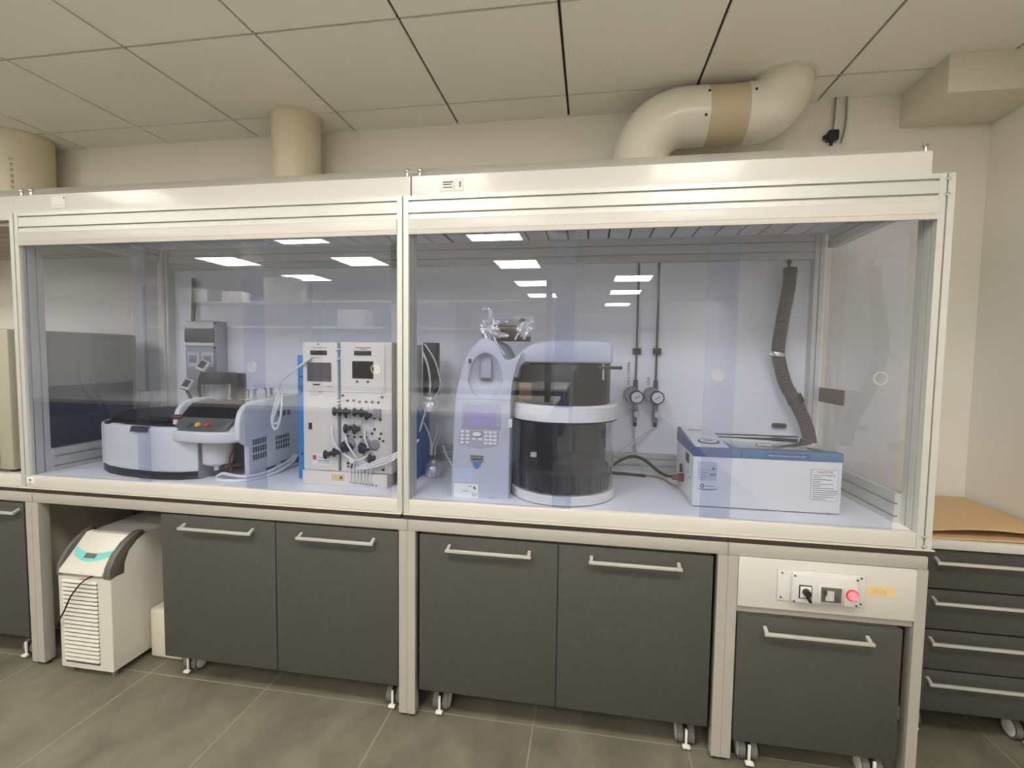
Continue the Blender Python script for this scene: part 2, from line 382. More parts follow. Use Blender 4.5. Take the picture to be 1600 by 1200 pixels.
# white-topped benches added behind camera to bounce light up; shelf and cartons show mirrored
def island(label, x0, x1, y0, y1):
    t = thing('bounce_bench', label, 'bench', ((x0+x1)/2, (y0+y1)/2, 0))
    MB().box(x0, y0, .90, x1, y1, .95, .004).build('bench_top', 'boxcard', t)
    MB().box(x0+.03, y0+.04, .08, x1-.03, y1-.04, .899, .002).build('bench_body', 'bodyblue', t)
    MB().box(x0+.06, y0+.1, 0, x1-.06, y1-.1, .0795).build('bench_plinth', 'charcoal', t)
    return t
island('island bench under the mirrored shelf, its wide white top added to bounce light', -6.4, .45, -5.6, -3.2)
island('unseen white-topped bench farther back, added to bounce lamp light upward', -6.4, .45, -9.8, -7.4)
sh = thing('reagent_shelf', 'tall two-tier shelf on the island bench, mirrored above the gas towers', 'shelf', (-2.7, -4.65, .95))
for x in (-6.0, -3.17, .325): MB().box(x-.035, -4.80, .951, x+.035, -4.55, 2.60, .003).build('upright', 'dgrey', sh)
MB().box(-5.96, -4.82, 2.32, -3.21, -4.50, 2.345, .002).build('shelf_board', 'boxcard', sh); MB().box(-3.13, -4.82, 2.32, .285, -4.50, 2.345, .002).build('shelf_board', 'boxcard', sh)
MB().box(-5.96, -4.82, 1.95, -3.21, -4.50, 1.975, .002).build('shelf_board', 'boxcard', sh); MB().box(-3.13, -4.82, 1.95, .285, -4.50, 1.975, .002).build('shelf_board', 'boxcard', sh)
for lab, x0, x1, z0, z1 in (('wide white carton mirrored on the top shelf next to the second overlap strip', -3.92, -3.45, 2.3455, 2.70), ('narrow tall white carton mirrored on the top shelf under a light panel', -3.43, -3.24, 2.3455, 2.63),
        ('white carton mirrored on the lower shelf straight above the gas towers', -2.74, -2.32, 1.9755, 2.22), ('low white carton mirrored beside the foil tube above the autosampler', -.13, .14, 1.9755, 2.13),
        ('bulky white carton mirrored near the first overlap strip', -5.74, -5.12, 2.3455, 2.56), ('small white carton mirrored above the grey wall enclosure', -4.64, -4.35, 2.3455, 2.50)):
    k = MB().box(x0, -4.78, z0, x1, -4.53, z1, .003); k.box(x0+.02, -4.5295, z0+.04, x0+.12, -4.5285, z0+.1, mi=1)
    tag(k.build('carton', ['boxcard', 'label_grey']), lab, 'carton', 'cartons on the island shelf')

# ------------------------------------------------------------------ ducts, pipes above
def duct_ring(c, r, parent): 
    MB().lathe([(r+.002, ZC-.004), (r+.02, ZC-.004), (r+.02, ZC-.001), (r+.002, ZC-.001), (r+.002, ZC-.004)], (c[0], c[1], 0), 48).build('ceiling_collar', 'duct_white', parent)
d = thing('exhaust_duct', 'straight cream round duct rising from the white hood to the ceiling', 'duct', (-.785, .64, 2.469))
MB().cyl((-.785, .64, 2.469), (-.785, .64, ZC-.001), .132, n=56).build('duct_pipe', 'bone', d)
MB().lathe([(.133, 2.469), (.139, 2.469), (.139, 2.475), (.133, 2.475)], (-.785, .64, 0), 48).build('flange', 'bone', d)
duct_ring((-.785, .64), .132, d)
for a in (-2.0, -.7): MB().cyl((-.785+.131*math.cos(a), .64+.131*math.sin(a), 2.52), (-.785+.136*math.cos(a), .64+.136*math.sin(a), 2.52), .005, n=10).build('rivet', 'dgrey', d)
d = thing('exhaust_duct', 'wide cream round duct cut off by the frame edge, with faint printed marks', 'duct', (-2.69, .64, 2.469))
MB().cyl((-2.69, .64, 2.469), (-2.69, .64, ZC-.001), .155, n=56).build('duct_pipe', 'bone', d)
duct_ring((-2.69, .64), .155, d)
for i, ch in enumerate('HEP880C'):
    a = -.93; p = Vector((-2.69+.1562*math.cos(a), .64+.1562*math.sin(a), 2.73-.034*i))
    text('printed_mark', ch, .03, p, 'duct_ink', d, ax=(0.6, .8, 0), az=(0, 0, 1), align='CENTER')
def arc(c, r, a0, a1, n, f): return [f(c, r, a0+(a1-a0)*i/n) for i in range(n+1)]
DX, DY, DZ, DR, BR = 1.125, .60, 2.765, .136, .20
DX2 = 1.775
d = thing('exhaust_duct', 'S-bent ivory round duct with a tan middle band above the hood', 'duct', (DX, DY, 2.46))
el1 = [(DX, DY, 2.469), (DX, DY, DZ-BR)]+[(DX+BR-BR*math.cos(t), DY, DZ-BR+BR*math.sin(t)) for t in [PI/2*i/12 for i in range(1, 13)]]+[(1.425, DY, DZ)]
MB().tube(el1, DR, n=48, sub=1).build('elbow', 'duct_white', d, 50)
MB().cyl((1.41, DY, DZ), (1.635, DY, DZ), DR-.003, n=48).build('tan_band', 'duct_tan', d)
B2 = .142
el2 = [(1.60, DY, DZ), (1.62, DY, DZ), (DX2-B2, DY, DZ)]+[(DX2-B2+B2*math.sin(t), DY+.012*t, DZ+B2-B2*math.cos(t)) for t in [PI/2*i/14 for i in range(1, 15)]]
el2 = [(x, y, z) for x, y, z in el2 if z < ZC-.004]+[(DX2, DY+.019, ZC-.002)]
MB().tube(el2, DR, n=48, sub=1).build('elbow', 'duct_white', d, 50)
duct_ring((DX2, DY+.019), DR, d)
for (x, z) in ((1.418, DZ+.06), (1.405, DZ-.05), (1.62, DZ+.05)):
    yy = DY-math.sqrt((DR+.001)**2-(z-DZ)**2); MB().cyl((x, yy+.002, z), (x, yy-.003, z), .006, n=10).build('rivet', 'charcoal', d)
MB().cyl((DX-.02, DY-DR+.002, 2.475), (DX-.02, DY-DR-.004, 2.475), .006, n=10).build('rivet', 'charcoal', d)
d = thing('gas_pipe', 'thin grey wall pipe ending in a black valve above the hood', 'pipe', (2.10, .815, ZC))
MB().tube([(2.103, .815, ZC), (2.10, .815, 2.80), (2.094, .815, 2.74)], .005).build('pipe', 'mgrey', d)
MB().box(2.068, .785, 2.70, 2.118, .829, 2.752, .008).cyl((2.09, .81, 2.70), (2.09, .81, 2.68), .008, n=12).cyl((2.07, .8, 2.722), (2.05, .8, 2.716), .012, n=12).build('valve', 'black', d)
tag(MB().tube([(2.155, .815, ZC), (2.155, .815, 2.80), (2.148, .815, 2.74), (2.135, .812, 2.69)], .005).build('gas_pipe', 'mgrey'), 'bare thin wall pipe bent at its open end, beside the valve pipe', 'pipe')

# ------------------------------------------------------------------ enclosures
def enclosure(loc, label, XA, XB, posts, panes, plen, left_side, right_side):
    e = thing('fume_enclosure', label, 'enclosure', loc)
    for px in posts:
        fr = [('b', px, .006, .012)]; w = .025
        MB().prism([(x, y, .9005) for x, y in notched(px-w, 0, px+w, .10, fr+[('l', .03, .006, .008), ('l', .07, .006, .008), ('r', .03, .006, .008), ('r', .07, .006, .008)])], (0, 0, 2.243-.9005)).build('front_post', 'alu', e, 20)
    BA, BB = (XA if left_side else XA-.0248), (XB if right_side else XB+.0248)   # the bays meet behind the shared post
    MB().box(XA, 0, .9005, XB, .797, .958, .004).box(BA, .1015, .9005, BB, .797, .9578).build('base_slab', 'slab', e)
    MB().box(XA+.001, .036, .9582, XB-.001, .1015, .9592).box(BA+.0005, .1015, .9582, BB-.0005, .796, .9592).build('bright_floor_skin', 'inner', e, 0)  # lighter skin over the slab, added so the inner floor reads brighter
    MB().prism([(XA, y, z) for y, z in notched(0.002, 2.148, .04, 2.243, [('l', 2.222, .008, .012), ('l', 2.171, .008, .012)])], (XB-XA, 0, 0)).build('top_rail', 'alu', e, 20)
    p = MB().box(XA, -.006, 2.084, XB, .006, 2.146, .002)
    p.box(XA, -.0075, 2.103, XB, -.005, 2.1045); p.build('pelmet', 'white', e)
    # plenum: fascia, hipped roof, flat top
    xa, xb, ha, hb = plen; y0, y1, z0, z1, z2 = .02, .82, 2.243, 2.328, 2.468; ry = .30
    ia = .26 if ha else 0.0; ib = .26 if hb else 0.0
    m = MB(); V = [m.bm.verts.new(q) for q in [(xa, y0, z0), (xb, y0, z0), (xb, y1, z0), (xa, y1, z0), (xa, y0, z1), (xb, y0, z1), (xb, y1, z1), (xa, y1, z1), (xa+ia, ry, z2), (xb-ib, ry, z2), (xb-ib, y1, z2), (xa+ia, y1, z2)]]
    for q in ((0, 1, 5, 4), (1, 2, 6, 5), (2, 3, 7, 6), (3, 0, 4, 7), (4, 5, 9, 8), (5, 6, 10, 9), (6, 7, 11, 10), (7, 4, 8, 11), (8, 9, 10, 11)): m.bm.faces.new([V[i] for i in q])
    bmesh.ops.recalc_face_normals(m.bm, faces=m.bm.faces); m.build('hood_plenum', 'gloss', e, 20)
    # inner ceiling slats
    x = BA+.004; s = MB()
    while x < BB-.01:
        s.box(x+.005, .1015, 2.225, min(x+.103, BB-.002), .79, 2.238, .001); x += .108
    s.box(BA, .1015, 2.236, BB, .797, 2.2425, mi=1); s.build('slatted_ceiling', ['inner', 'gap'], e, 0)
    # back panel and rails
    MB().box(BA, .797, .958, BB, .812, 2.236).build('back_panel', 'inner', e, 0)
    RA, RB = (XA+.05 if left_side else BA), (XB-.05 if right_side else BB)
    MB().prism([(RA, y, z) for y, z in notched(.757, 2.10, .797, 2.225, [('l', 2.185, .008, .012), ('l', 2.135, .008, .012)])], (RB-RA, 0, 0)).build('back_top_rail', 'alu', e, 20)
    MB().prism([(RA, y, z) for y, z in notched(.757, .9595, .797, 1.055, [('l', .99, .008, .012), ('l', 1.03, .008, .012)])], (RB-RA, 0, 0)).build('back_bottom_rail', 'alu', e, 20)
    for bx in ([XA+.055] if left_side else [])+([XB-.055] if right_side else []):
        MB().prism([(x, y, .9585) for x, y in notched(bx-.022, .745, bx+.022, .797, [('b', bx, .006, .01)])], (0, 0, 2.22-.9585)).build('back_post', 'alu', e, 20)
    for sx, on in ((XA, left_side), (XB, right_side)):
        if not on: continue
        k = 1 if sx == XA else -1; a, c = (sx-.02, sx+.022) if k == 1 else (sx-.022, sx+.02)
        sd = 'r' if k == 1 else 'l'
        MB().prism([(x, .1, z) for x, z in notched(a, 2.15, c, 2.225, [(sd, 2.19, .008, .012)])], (0, .645, 0)).build('side_top_rail', 'alu', e, 20)
        MB().prism([(x, .1, z) for x, z in notched(a, .9585, c, 1.075, [(sd, .985, .008, .012), (sd, 1.035, .008, .012)])], (0, .645, 0)).build('side_bottom_rail', 'alu', e, 20)
        MB().box(sx-.002, .1, 1.075, sx+.002, .745, 2.15).build('side_sheet', 'side', e, 0)
    for (x0, x1, y, holes) in panes:
        pn = plate('sliding_pane', [(x0, .9605), (x1, .9605), (x1, 2.15), (x0, 2.15)], [circ(h, 1.52, .021, 28) for h in holes], ((0, y, 0), (1, 0, 0), (0, 0, 1)), .003, 'pane', e)
        for h in holes:
            MB().lathe([(.0212, -.0025), (.0232, -.0025), (.0232, .0025), (.0212, .0025), (.0212, -.0025)], (h, y, 1.52), 28, axis='y').build('hole_rim', 'tubeclear', pn)
    return e
eL = enclosure((-.88, .4, .9), 'aluminium framed enclosure with tinted sliding panes around the round analyser', -1.841, .114-.025, [-1.866, .114],
    [(-1.839, -1.152, .014, []), (-1.236, -.5515, .026, []), (-.6485, .056, .014, [-.61, -.013])], (-1.893, .140, False, False), True, False)
eR = enclosure((1.12, .4, .9), 'aluminium framed enclosure with tinted sliding panes around the white water bath', .114+.025, 2.093, [2.118],
    [(.141, .834, .014, []), (.756, 1.4527, .026, []), (1.337, 2.017, .014, [1.386, 1.95])], (.146, 2.078, False, True), False, True)
# small fittings on the enclosures
def bolt_pair(x, e):
    m = MB(); 
    for k in (-.028, .028): m.cyl((x+k, .05, 2.335), (x+k, .05, 2.362), .005, n=10).ball((x+k, .05, 2.362), .011, 2)
    m.cyl((x-.028, .05, 2.358), (x+.028, .05, 2.358), .004, n=8); m.build('joining_bolt', 'chrome', e)
bolt_pair(.143, eL); bolt_pair(-1.85, eL)
MB().cyl((2.072, .05, 2.33), (2.072, .05, 2.352), .004, n=10).lathe([(.006, -.003), (.012, -.003), (.012, .003), (.006, .003), (.006, -.003)], (2.074, .05, 2.36), 16, axis='y').build('lifting_eye', 'chrome', eR)
for z in (2.225, 2.17, .945, .91): MB().box(2.108, -.004, z-.004, 2.128, .003, z+.004, .001).build('corner_bolt', 'chrome', eR)
for z in (.955, .915): MB().cyl((-1.866, .001, z), (-1.866, -.004, z), .006, n=12).build('corner_bolt', 'steel', eL)
MB().box(-1.856, -.003, .922, -1.812, .001, .95, .001).box(-1.842, -.0036, .93, -1.826, -.0025, .943, mi=1).build('sticker', ['label', 'mgrey'], eL, 0)
m = MB().box(.268, .0175, 2.262, .368, .0202, 2.312, .0005).box(.282, .0168, 2.295, .325, .0178, 2.300, mi=1).box(.282, .0168, 2.286, .32, .0178, 2.290, mi=1).box(.282, .0168, 2.274, .322, .0178, 2.278, mi=1).box(.328, .0168, 2.267, .3295, .0178, 2.286, mi=1).box(.352, .0168, 2.275, .358, .0178, 2.298, mi=1)
m.build('rating_label', ['label', 'ink'], eR, 0)
m = MB().box(-1.665, .0178, 2.262, -1.585, .0202, 2.318, .0005).box(-1.66, .0168, 2.272, -1.60, .018, 2.275, mi=1).box(-1.596, .0168, 2.305, -1.59, .018, 2.312, mi=2)
m.build('rating_label', ['label', 'label_grey', 'ink_red'], eL, 0)
# neighbouring hood at the frame edge
e = thing('fume_enclosure', 'white hood edge beyond the aluminium post, over the beige oven', 'enclosure', (-2.9, .4, .9))
m = MB(); xa, xb = -3.9, -1.8935; V = [m.bm.verts.new(q) for q in [(xa, .02, 2.215), (xb, .02, 2.215), (xb, .82, 2.215), (xa, .82, 2.215), (xa, .02, 2.328), (xb, .02, 2.328), (xb, .82, 2.328), (xa, .82, 2.328), (xa, .30, 2.468), (xb, .30, 2.468), (xb, .82, 2.468), (xa, .82, 2.468)]]
for q in ((0, 1, 5, 4), (1, 2, 6, 5), (2, 3, 7, 6), (3, 0, 4, 7), (4, 5, 9, 8), (5, 6, 10, 9), (6, 7, 11, 10), (7, 4, 8, 11), (8, 9, 10, 11), (0, 3, 2, 1)): m.bm.faces.new([V[i] for i in q])
bmesh.ops.recalc_face_normals(m.bm, faces=m.bm.faces); m.build('hood_plenum', 'white', e, 20)
s = MB()
for k in range(7): s.box(xa, .05+.105*k, 2.195, xb, .145+.105*k, 2.213, .001)
s.build('slatted_ceiling', 'oldbeige', e, 0)
MB().box(xa, 0, .9005, xb, .82, .958, .004).build('base_slab', 'slab', e)

# ------------------------------------------------------------------ tables
def table(label, x0, x1, legs, top0, top1, extra=None):
    t = thing('lab_table', label, 'table', ((x0+x1)/2, .35, 0))
    MB().box(top0, -.012, .878, top1, .80, .8985, .0015, mi=0).box(top0, -.0122, .8965, top1, .80, .9, mi=1).build('worktop', ['dark_edge', 'slab'], t, 0)
    MB().box(x0, -.022, .832, x1, .02, .8775, .003).build('front_rail', 'frame', t)
    MB().box(x0, .72, .832, x1, .76, .8775, .003).build('rear_rail', 'frame', t)
    for lx in legs:
        for y0 in (-.028, .70):
            lg = MB().prism([(lx, y0+.002, .018), (lx+.036, y0+.002, .018), (lx+.036, y0+.045, .018), (lx+.030, y0+.058, .018), (lx+.006, y0+.058, .018), (lx, y0+.045, .018)], (0, 0, .8135)).build('leg', 'frame', t)
            MB().cyl((lx+.018, y0+.03, 0), (lx+.018, y0+.03, .018), .014, n=16).build('leveling_foot', 'black', lg)
    return t
table('grey framed table under the round analyser, with an open knee space', -1.801, .1425, (-1.801, .1065), -1.898, .110)
table('grey framed table under the autosampler and the gas regulators', .1435, 1.4395, (.1435, 1.4035), .118, 1.4395)
t3 = table('grey framed table under the water bath, carrying the switch panel', 1.4405, 2.122, (1.4405, 2.086), 1.4405, 2.148)
MB().box(1.477, -.018, .612, 2.086, .02, .638, .002).build('lower_rail', 'frame', t3)
table('grey framed table under the beige oven at the frame edge', -3.6, -1.8025, (-3.6, -1.8385), -3.6, -1.9025)

# service panel with switches
p = thing('switch_panel', 'white service panel with rotary switch, breaker window and lit red lamp', 'switch panel', (1.77, -.02, .64))
MB().box(1.4785, -.03, .6395, 2.084, -.012, .8305, .001).build('panel', 'white', p)
MB().box(1.615, -.036, .677, 1.915, -.0302, .797, .004).box(1.66, -.054, .682, 1.885, -.036, .792, .006).build('switch_box', 'lgrey', p)
for (x, z) in ((1.63, .785), (1.628, .69), (1.668, .785), (1.668, .688), (1.878, .786), (1.878, .69), (1.90, .787), (1.902, .69)):
    MB().cyl((x, -.036 if x < 1.65 or x > 1.89 else -.053, z), (x, -.038 if x < 1.65 or x > 1.89 else -.056, z), .004, n=12).build('screw', 'dgrey', p)
MB().box(1.683, -.0575, .702, 1.727, -.0535, .752, .001).box(1.6865, -.0585, .7055, 1.7235, -.057, .7485, mi=1).build('switch_plate', ['charcoal', 'label'], p, 0)
MB().cyl((1.706, -.058, .728), (1.706, -.078, .728), .0135, .012, n=24).box(1.7005, -.082, .695, 1.7115, -.066, .735, .003, rot=Matrix.Rotation(-.55, 3, 'Y')).build('rotary_knob', 'black', p)
w = MB().box(1.747, -.058, .69, 1.836, -.053, .762, .003).build('breaker_frame', 'lgrey', p)
MB().box(1.757, -.0595, .697, 1.825, -.058, .752, mi=0).box(1.772, -.061, .703, 1.80, -.0595, .74, mi=1).box(1.768, -.0615, .722, 1.776, -.0595, .74, mi=2).build('breaker', ['dgrey', 'label', 'brownred'], w, 0)
MB().box(1.752, -.073, .694, 1.83, -.0625, .757, .003).build('window_cover', 'jar', w)
MB().lathe([(.021, -.053), (.021, -.057), (.0165, -.058)], (1.863, 0, .729), 28, axis='y').build('lamp_bezel', 'ink_red', p)
MB().lathe([(.0165, -.0575), (.0155, -.064), (.010, -.068), (0.0, -.070)], (1.863, 0, .729), 28, axis='y').build('pilot_lamp', 'redlamp', p)
MB().box(1.922, -.0306, .722, 2.017, -.0299, .758, mi=0).box(1.93, -.0312, .733, 1.955, -.0305, .735, mi=1).box(1.955, -.0312, .742, 1.962, -.0305, .744, mi=1).build('tape_strip', ['tape', 'duct_tan'], p, 0)
text('handwriting', 'ELKE', .02, (1.945, -.0312, .733), 'duct_tan', p)

# ------------------------------------------------------------------ cabinets
def caster(par, x, y):
    c = MB().cyl((x, y, .06), (x, y, .118), .009, n=12).box(x-.008, y-.03, .04, x+.008, y+.02, .075, .005).build('caster', 'charcoal', par)
    for k in (-1, 1):
        MB().cyl((x+k*.010, y, .0425), (x+k*.034, y, .0425), .042, n=32).lathe([(.034, k*.0342), (.0, k*.0372)], (x, y, .0425), 32, mi=1, axis='x').build('wheel', ['tyre', 'castwhite'], c)
    MB().box(x-.005, y-.052, .022, x+.005, y-.043, .085, .002).box(x-.015, y-.064, .012, x+.015, y-.046, .022, .002).build('brake_pedal', 'castwhite', c)
def handle(par, x0, x1, y, z):
    m = MB().box(x0, y-.036, z-.006, x1, y-.024, z+.006, .0015)
    for xx in (x0+.004, x1-.016): m.prism([(xx, y-.026, z-.006), (xx+.012, y-.026, z-.006), (xx+.012, y, z+.004), (xx, y, z+.004)], (0, 0, .012))
    m.build('handle', 'steel', par)
def cabinet(label, x0, x1, z0, z1, yf, splits, handles, casters, back=.56, hz=None):
    c = thing('base_cabinet', label, 'cabinet', ((x0+x1)/2, .27, 0), 'anthracite wheeled cabinets under the tables')
    MB().box(x0+.004, yf+.021, z0+.006, x1-.004, back, z1-.003, .001).build('body', 'carcass', c)
    ed = [x0]+splits+[x1]
    for i in range(len(ed)-1):
        a, b_ = ed[i]+(.0025 if i else 0), ed[i+1]-(.0025 if i < len(ed)-2 else 0)
        d = MB().box(a, yf, z0, b_, yf+.02, z1, .0015).build('door', 'cab', c)
        handle(d, handles[i][0], handles[i][1], yf, hz)
    for (x, y) in casters: caster(c, x, y)
    return c
cabinet('anthracite two-door wheeled cabinet beside the white chiller', -1.074, .100, .132, .822, -.02, [-.482], [(-.956, -.584), (-.362, 0.0)], [(-1.02, .10), (-.98, .46), (.06, .06), (.04, .46)], hz=.772)
cabinet('anthracite two-door wheeled cabinet under the autosampler', .197, 1.388, .130, .820, -.02, [.789], [(.320, .680), (.912, 1.269)], [(.278, .062), (.28, .46), (1.318, .06), (1.31, .46)], hz=.770)
cabinet('narrow single-door anthracite wheeled cabinet under the switch panel', 1.481, 2.046, .103, .607, -.036, [], [(1.567, 1.94)], [(1.545, .02), (1.545, .42), (1.985, .02), (1.985, .42)], hz=.557)
cabinet('anthracite cabinet cut off at the frame edge under the beige oven', -3.0, -1.86, .135, .822, -.02, [-2.45], [(-2.9, -2.55), (-2.25, -1.876)], [(-2.9, .06), (-2.9, .46), (-1.93, .06), (-1.93, .46)], hz=.780)
dc = thing('drawer_cabinet', 'anthracite four-drawer wheeled cabinet under the cardboard sheets', 'cabinet', (2.5, .5, 0))
MB().box(2.262, .225, .824, 2.80, .81, .86, .003).build('top_slab', 'slab', dc)
MB().box(2.272, .262, .125, 2.795, .80, .8235, .001).build('body', 'cab', dc)
zz = [.125, .306, .478, .65, .818]
for i in range(4):
    d = MB().box(2.27, .243, zz[i]+.004, 2.797, .2615, zz[i+1]-.004, .0015).build('drawer', 'cab', dc)
    handle(d, 2.305, 2.72, .243, zz[i+1]-.047)
for (x, y) in ((2.305, .34), (2.72, .325), (2.305, .72), (2.72, .72)): caster(dc, x, y)
# cardboard sheets lying on it
def sheet(name, label, x0, x1, y0, y1, zf, th):
    nx, ny = 14, 10; P = lambda i, j, dz: (x0+(x1-x0)*i/nx, y0+(y1-y0)*j/ny, zf(i/nx, j/ny)+dz)
    m = MB(); T = [[m.bm.verts.new(P(i, j, th)) for i in range(nx+1)] for j in range(ny+1)]; B = [[m.bm.verts.new(P(i, j, 0)) for i in range(nx+1)] for j in range(ny+1)]
    for j in range(ny):
        for i in range(nx):
            m.bm.faces.new((T[j][i], T[j][i+1], T[j+1][i+1], T[j+1][i])); m.bm.faces.new((B[j][i], B[j+1][i], B[j+1][i+1], B[j][i+1]))
    for i in range(nx): m.bm.faces.new((B[0][i], B[0][i+1], T[0][i+1], T[0][i])); m.bm.faces.new((T[ny][i], T[ny][i+1], B[ny][i+1], B[ny][i]))
    for j in range(ny): m.bm.faces.new((T[j][0], T[j+1][0], B[j+1][0], B[j][0])); m.bm.faces.new((B[j][nx], B[j+1][nx], T[j+1][nx], T[j][nx]))
    return tag(m.build(name, 'card'), label, 'cardboard', 'cardboard sheets on the drawer cabinet')
sheet('cardboard_sheet', 'lower tan cardboard sheet lying flat on the drawer cabinet', 2.28, 2.775, .245, .76, lambda u, v: .861+.022*u*(1-v)*.3, .006)
sheet('cardboard_sheet', 'upper tan cardboard sheet, bowed up above the other sheet', 2.285, 2.785, .262, .79, lambda u, v: .884+.018*math.sin(PI*u)*(1-v)+.012*v, .006)

# ------------------------------------------------------------------ chiller, its cable, jerrycan
c = thing('chiller', 'white floor-standing chiller with louvred front and grey side grips', 'chiller', (-1.48, .2, 0))
x0, x1 = -1.632, -1.330
prof = [(-.05, .036), (-.05, .492), (-.03, .496), (-.03, .512), (.06, .640), (.12, .656), (.50, .656), (.50, .036)]
MB().prism([(x0, y, z) for y, z in prof], (x1-x0, 0, 0), bev=.006).build('housing', 'chill', c)
hp = [(-.062, .512), (-.058, .528), (.075, .664), (.10, .666), (.10, .645), (.06, .63), (-.03, .512)]
MB().prism([(x0+.02, y, z) for y, z in hp], (x1-x0-.055, 0, 0), bev=.003).build('control_head', 'chill', c)
gp = [(-.056, .498), (-.052, .545), (-.02, .60), (.03, .645), (.09, .675), (.125, .676), (.128, .652), (.09, .638), (.045, .60), (.022, .55), (.018, .498)]
MB().prism([(x1-.034, y, z) for y, z in gp], (.036, 0, 0), bev=.004).build('side_grip', 'dgrey', c)
MB().prism([(x0-.002, y, z) for y, z in gp], (.02, 0, 0), bev=.004).build('side_grip', 'dgrey', c)
MB().box(x0+.03, -.0505, .06, x1-.075, -.0495, .475).build('vent_recess', 'dgrey', c, 0)
m = MB()
for k in range(20):
    z = .072+.0205*k; m.prism([(x0+.03, -.0495, z+.004), (x0+.03, -.058, z+.0035), (x0+.03, -.058, z+.0075), (x0+.03, -.0495, z+.0165)], (x1-x0-.105, 0, 0))
m.build('vent_louvres', 'chill', c, 0)
# turquoise control strip on the sloped head
sl = Vector((0, .133, .136)).normalized(); nn = Vector((0, -.136, .133)).normalized(); O = Vector((-1.49, -.058, .528))+nn*.0008
def sp(a, bb, h=0): return O+Vector((a, 0, 0))+sl*bb+nn*h
m = MB(); N = 12; top = [(-.115+.23*i/N) for i in range(N+1)]
m.grid_faces([[sp(a, .115-.028*(1-(a/.115)**2), .0006) for a in top], [sp(a*.86, .075-.030*(1-(a/.115)**2), .0006) for a in top]]); m.build('control_strip', 'turq', c, 0)
m = MB(); V = [sp(-.03, .085, .001), sp(.03, .085, .001), sp(.03, .062, .001), sp(-.03, .062, .001)]; m.prism(V, nn*.003); m.build('display', 'dgrey', c, 0)
MB().box(-1.51, -.0508, .482, -1.47, -.0499, .486).build('red_mark', 'ink_red', c, 0)
for (x, y) in ((x0+.03, -.02), (x1-.03, -.02), (x0+.03, .46), (x1-.03, .46)): MB().cyl((x, y, 0), (x, y, .036), .013, n=16).build('foot', 'tyre', c)
tag(MB().tube([(-1.435, -.04, .504), (-1.46, -.072, .485), (-1.52, -.078, .415), (-1.565, -.078, .335), (-1.60, -.075, .285), (-1.634, -.066, .245), (-1.65, -.03, .215), (-1.655, .1, .20)], .0035).build('power_cord', 'rubber'), 'thin black cord hanging across the louvred front of the chiller', 'cord')
j = thing('jerrycan', 'translucent white jerrycan half hidden behind the chiller and cabinet', 'jerrycan', (-1.15, .25, 0))
MB().prism([(-1.322, .145, 0), (-1.302, .125, 0), (-1.13, .125, 0), (-1.115, .145, 0), (-1.115, .35, 0), (-1.13, .37, 0), (-1.302, .37, 0), (-1.322, .35, 0)], (0, 0, .26), bev=.02, seg=3).build('body', 'jerry', j)
MB().cyl((-1.17, .26, .255), (-1.17, .26, .285), .03, n=20).build('neck', 'jerry', j)
MB().cyl((-1.17, .26, .2855), (-1.17, .26, .315), .034, n=20).build('screw_cap', 'label_blue', j)

# ------------------------------------------------------------------ beige oven on the neighbouring bench
o = thing('lab_oven', 'tall beige lab oven standing beside the aluminium post at the frame edge', 'oven', (-2.32, .35, .958))
MB().box(-2.62, .012, .975, -1.955, .70, 1.685, .012).build('casing', 'oldbeige', o)
MB().box(-1.9552, .06, 1.0, -1.9525, .66, 1.39).build('side_shade', 'navy', o, 0)  # dark sheet painting the shade on the oven's lower side wall
MB().box(-2.58, .002, 1.0, -2.03, .0125, 1.66, .004).build('door', 'oldbeige', o)
MB().box(-2.07, -.002, .985, -2.035, .0025, 1.035).build('red_sticker', 'ink_red', o, 0)
MB().box(-2.12, -.03, 1.2, -2.10, .003, 1.45, .004).build('handle', 'steel', o)
for (x, y) in ((-2.56, .07), (-2.02, .07), (-2.56, .64), (-2.02, .64)): MB().cyl((x, y, .958), (x, y, .976), .02, n=16).build('foot', 'black', o)

# ------------------------------------------------------------------ round analyser
ZF = .9594
def rot_frame(o, deg):
    a = math.radians(deg); return Matrix.Translation(Vector(o)) @ Matrix.Rotation(-a, 4, 'Z')
an = thing('round_analyser', 'white carbon analyser with round sample drum, dark lid and jutting button console', 'analyser', (-1.25, .35, ZF))
drum = [(-.985, .105), (-1.06, .068), (-1.17, .055), (-1.275, .062), (-1.40, .082), (-1.52, .117), (-1.615, .172), (-1.675, .245), (-1.70, .35), (-1.685, .47), (-1.62, .57), (-1.5, .63), (-1.3, .65), (-1.1, .65), (-.985, .6)]
def ring(k, cx=-1.32, cy=.36): return [(cx+(x-cx)*k, cy+(y-cy)*k) for x, y in drum]
MB().prism([(x, y, ZF+.001) for x, y in ring(.985)], (0, 0, .034)).build('drum_base', 'charcoal', an)
MB().prism([(x, y, ZF+.035) for x, y in drum], (0, 0, .222), bev=.016, seg=4).build('drum_wall', 'offwhite', an, 40)
m = MB().prism([(x, y, 1.2155) for x, y in ring(.90)], (0, 0, .012), bev=.004)
m.prism([(x, y, 1.2275) for x, y in ring(.86)], (0, 0, .03), bev=.02, seg=3); m.build('drum_lid', 'smoke', an, 40)
MB().box(-1.53, .115, 1.212, -1.50, .15, 1.23, .004).build('lid_hinge', 'charcoal', an)
MB().prism([(-1.312, .053, 1.192), (-1.212, .0515, 1.192), (-1.205, .064, 1.216), (-1.318, .069, 1.216)], (0, .012, 0)).build('drum_window', 'charcoal', an, 0)
MB().prism([(-.984, .108, ZF+.001), (-.955, .30, ZF+.001), (-.96, .301, ZF+.001), (-.990, .11, ZF+.001)], (0, 0, .205)).build('side_plate', 'mgrey', an, 0)
F = Matrix.Translation((-.9275, .045, 0))
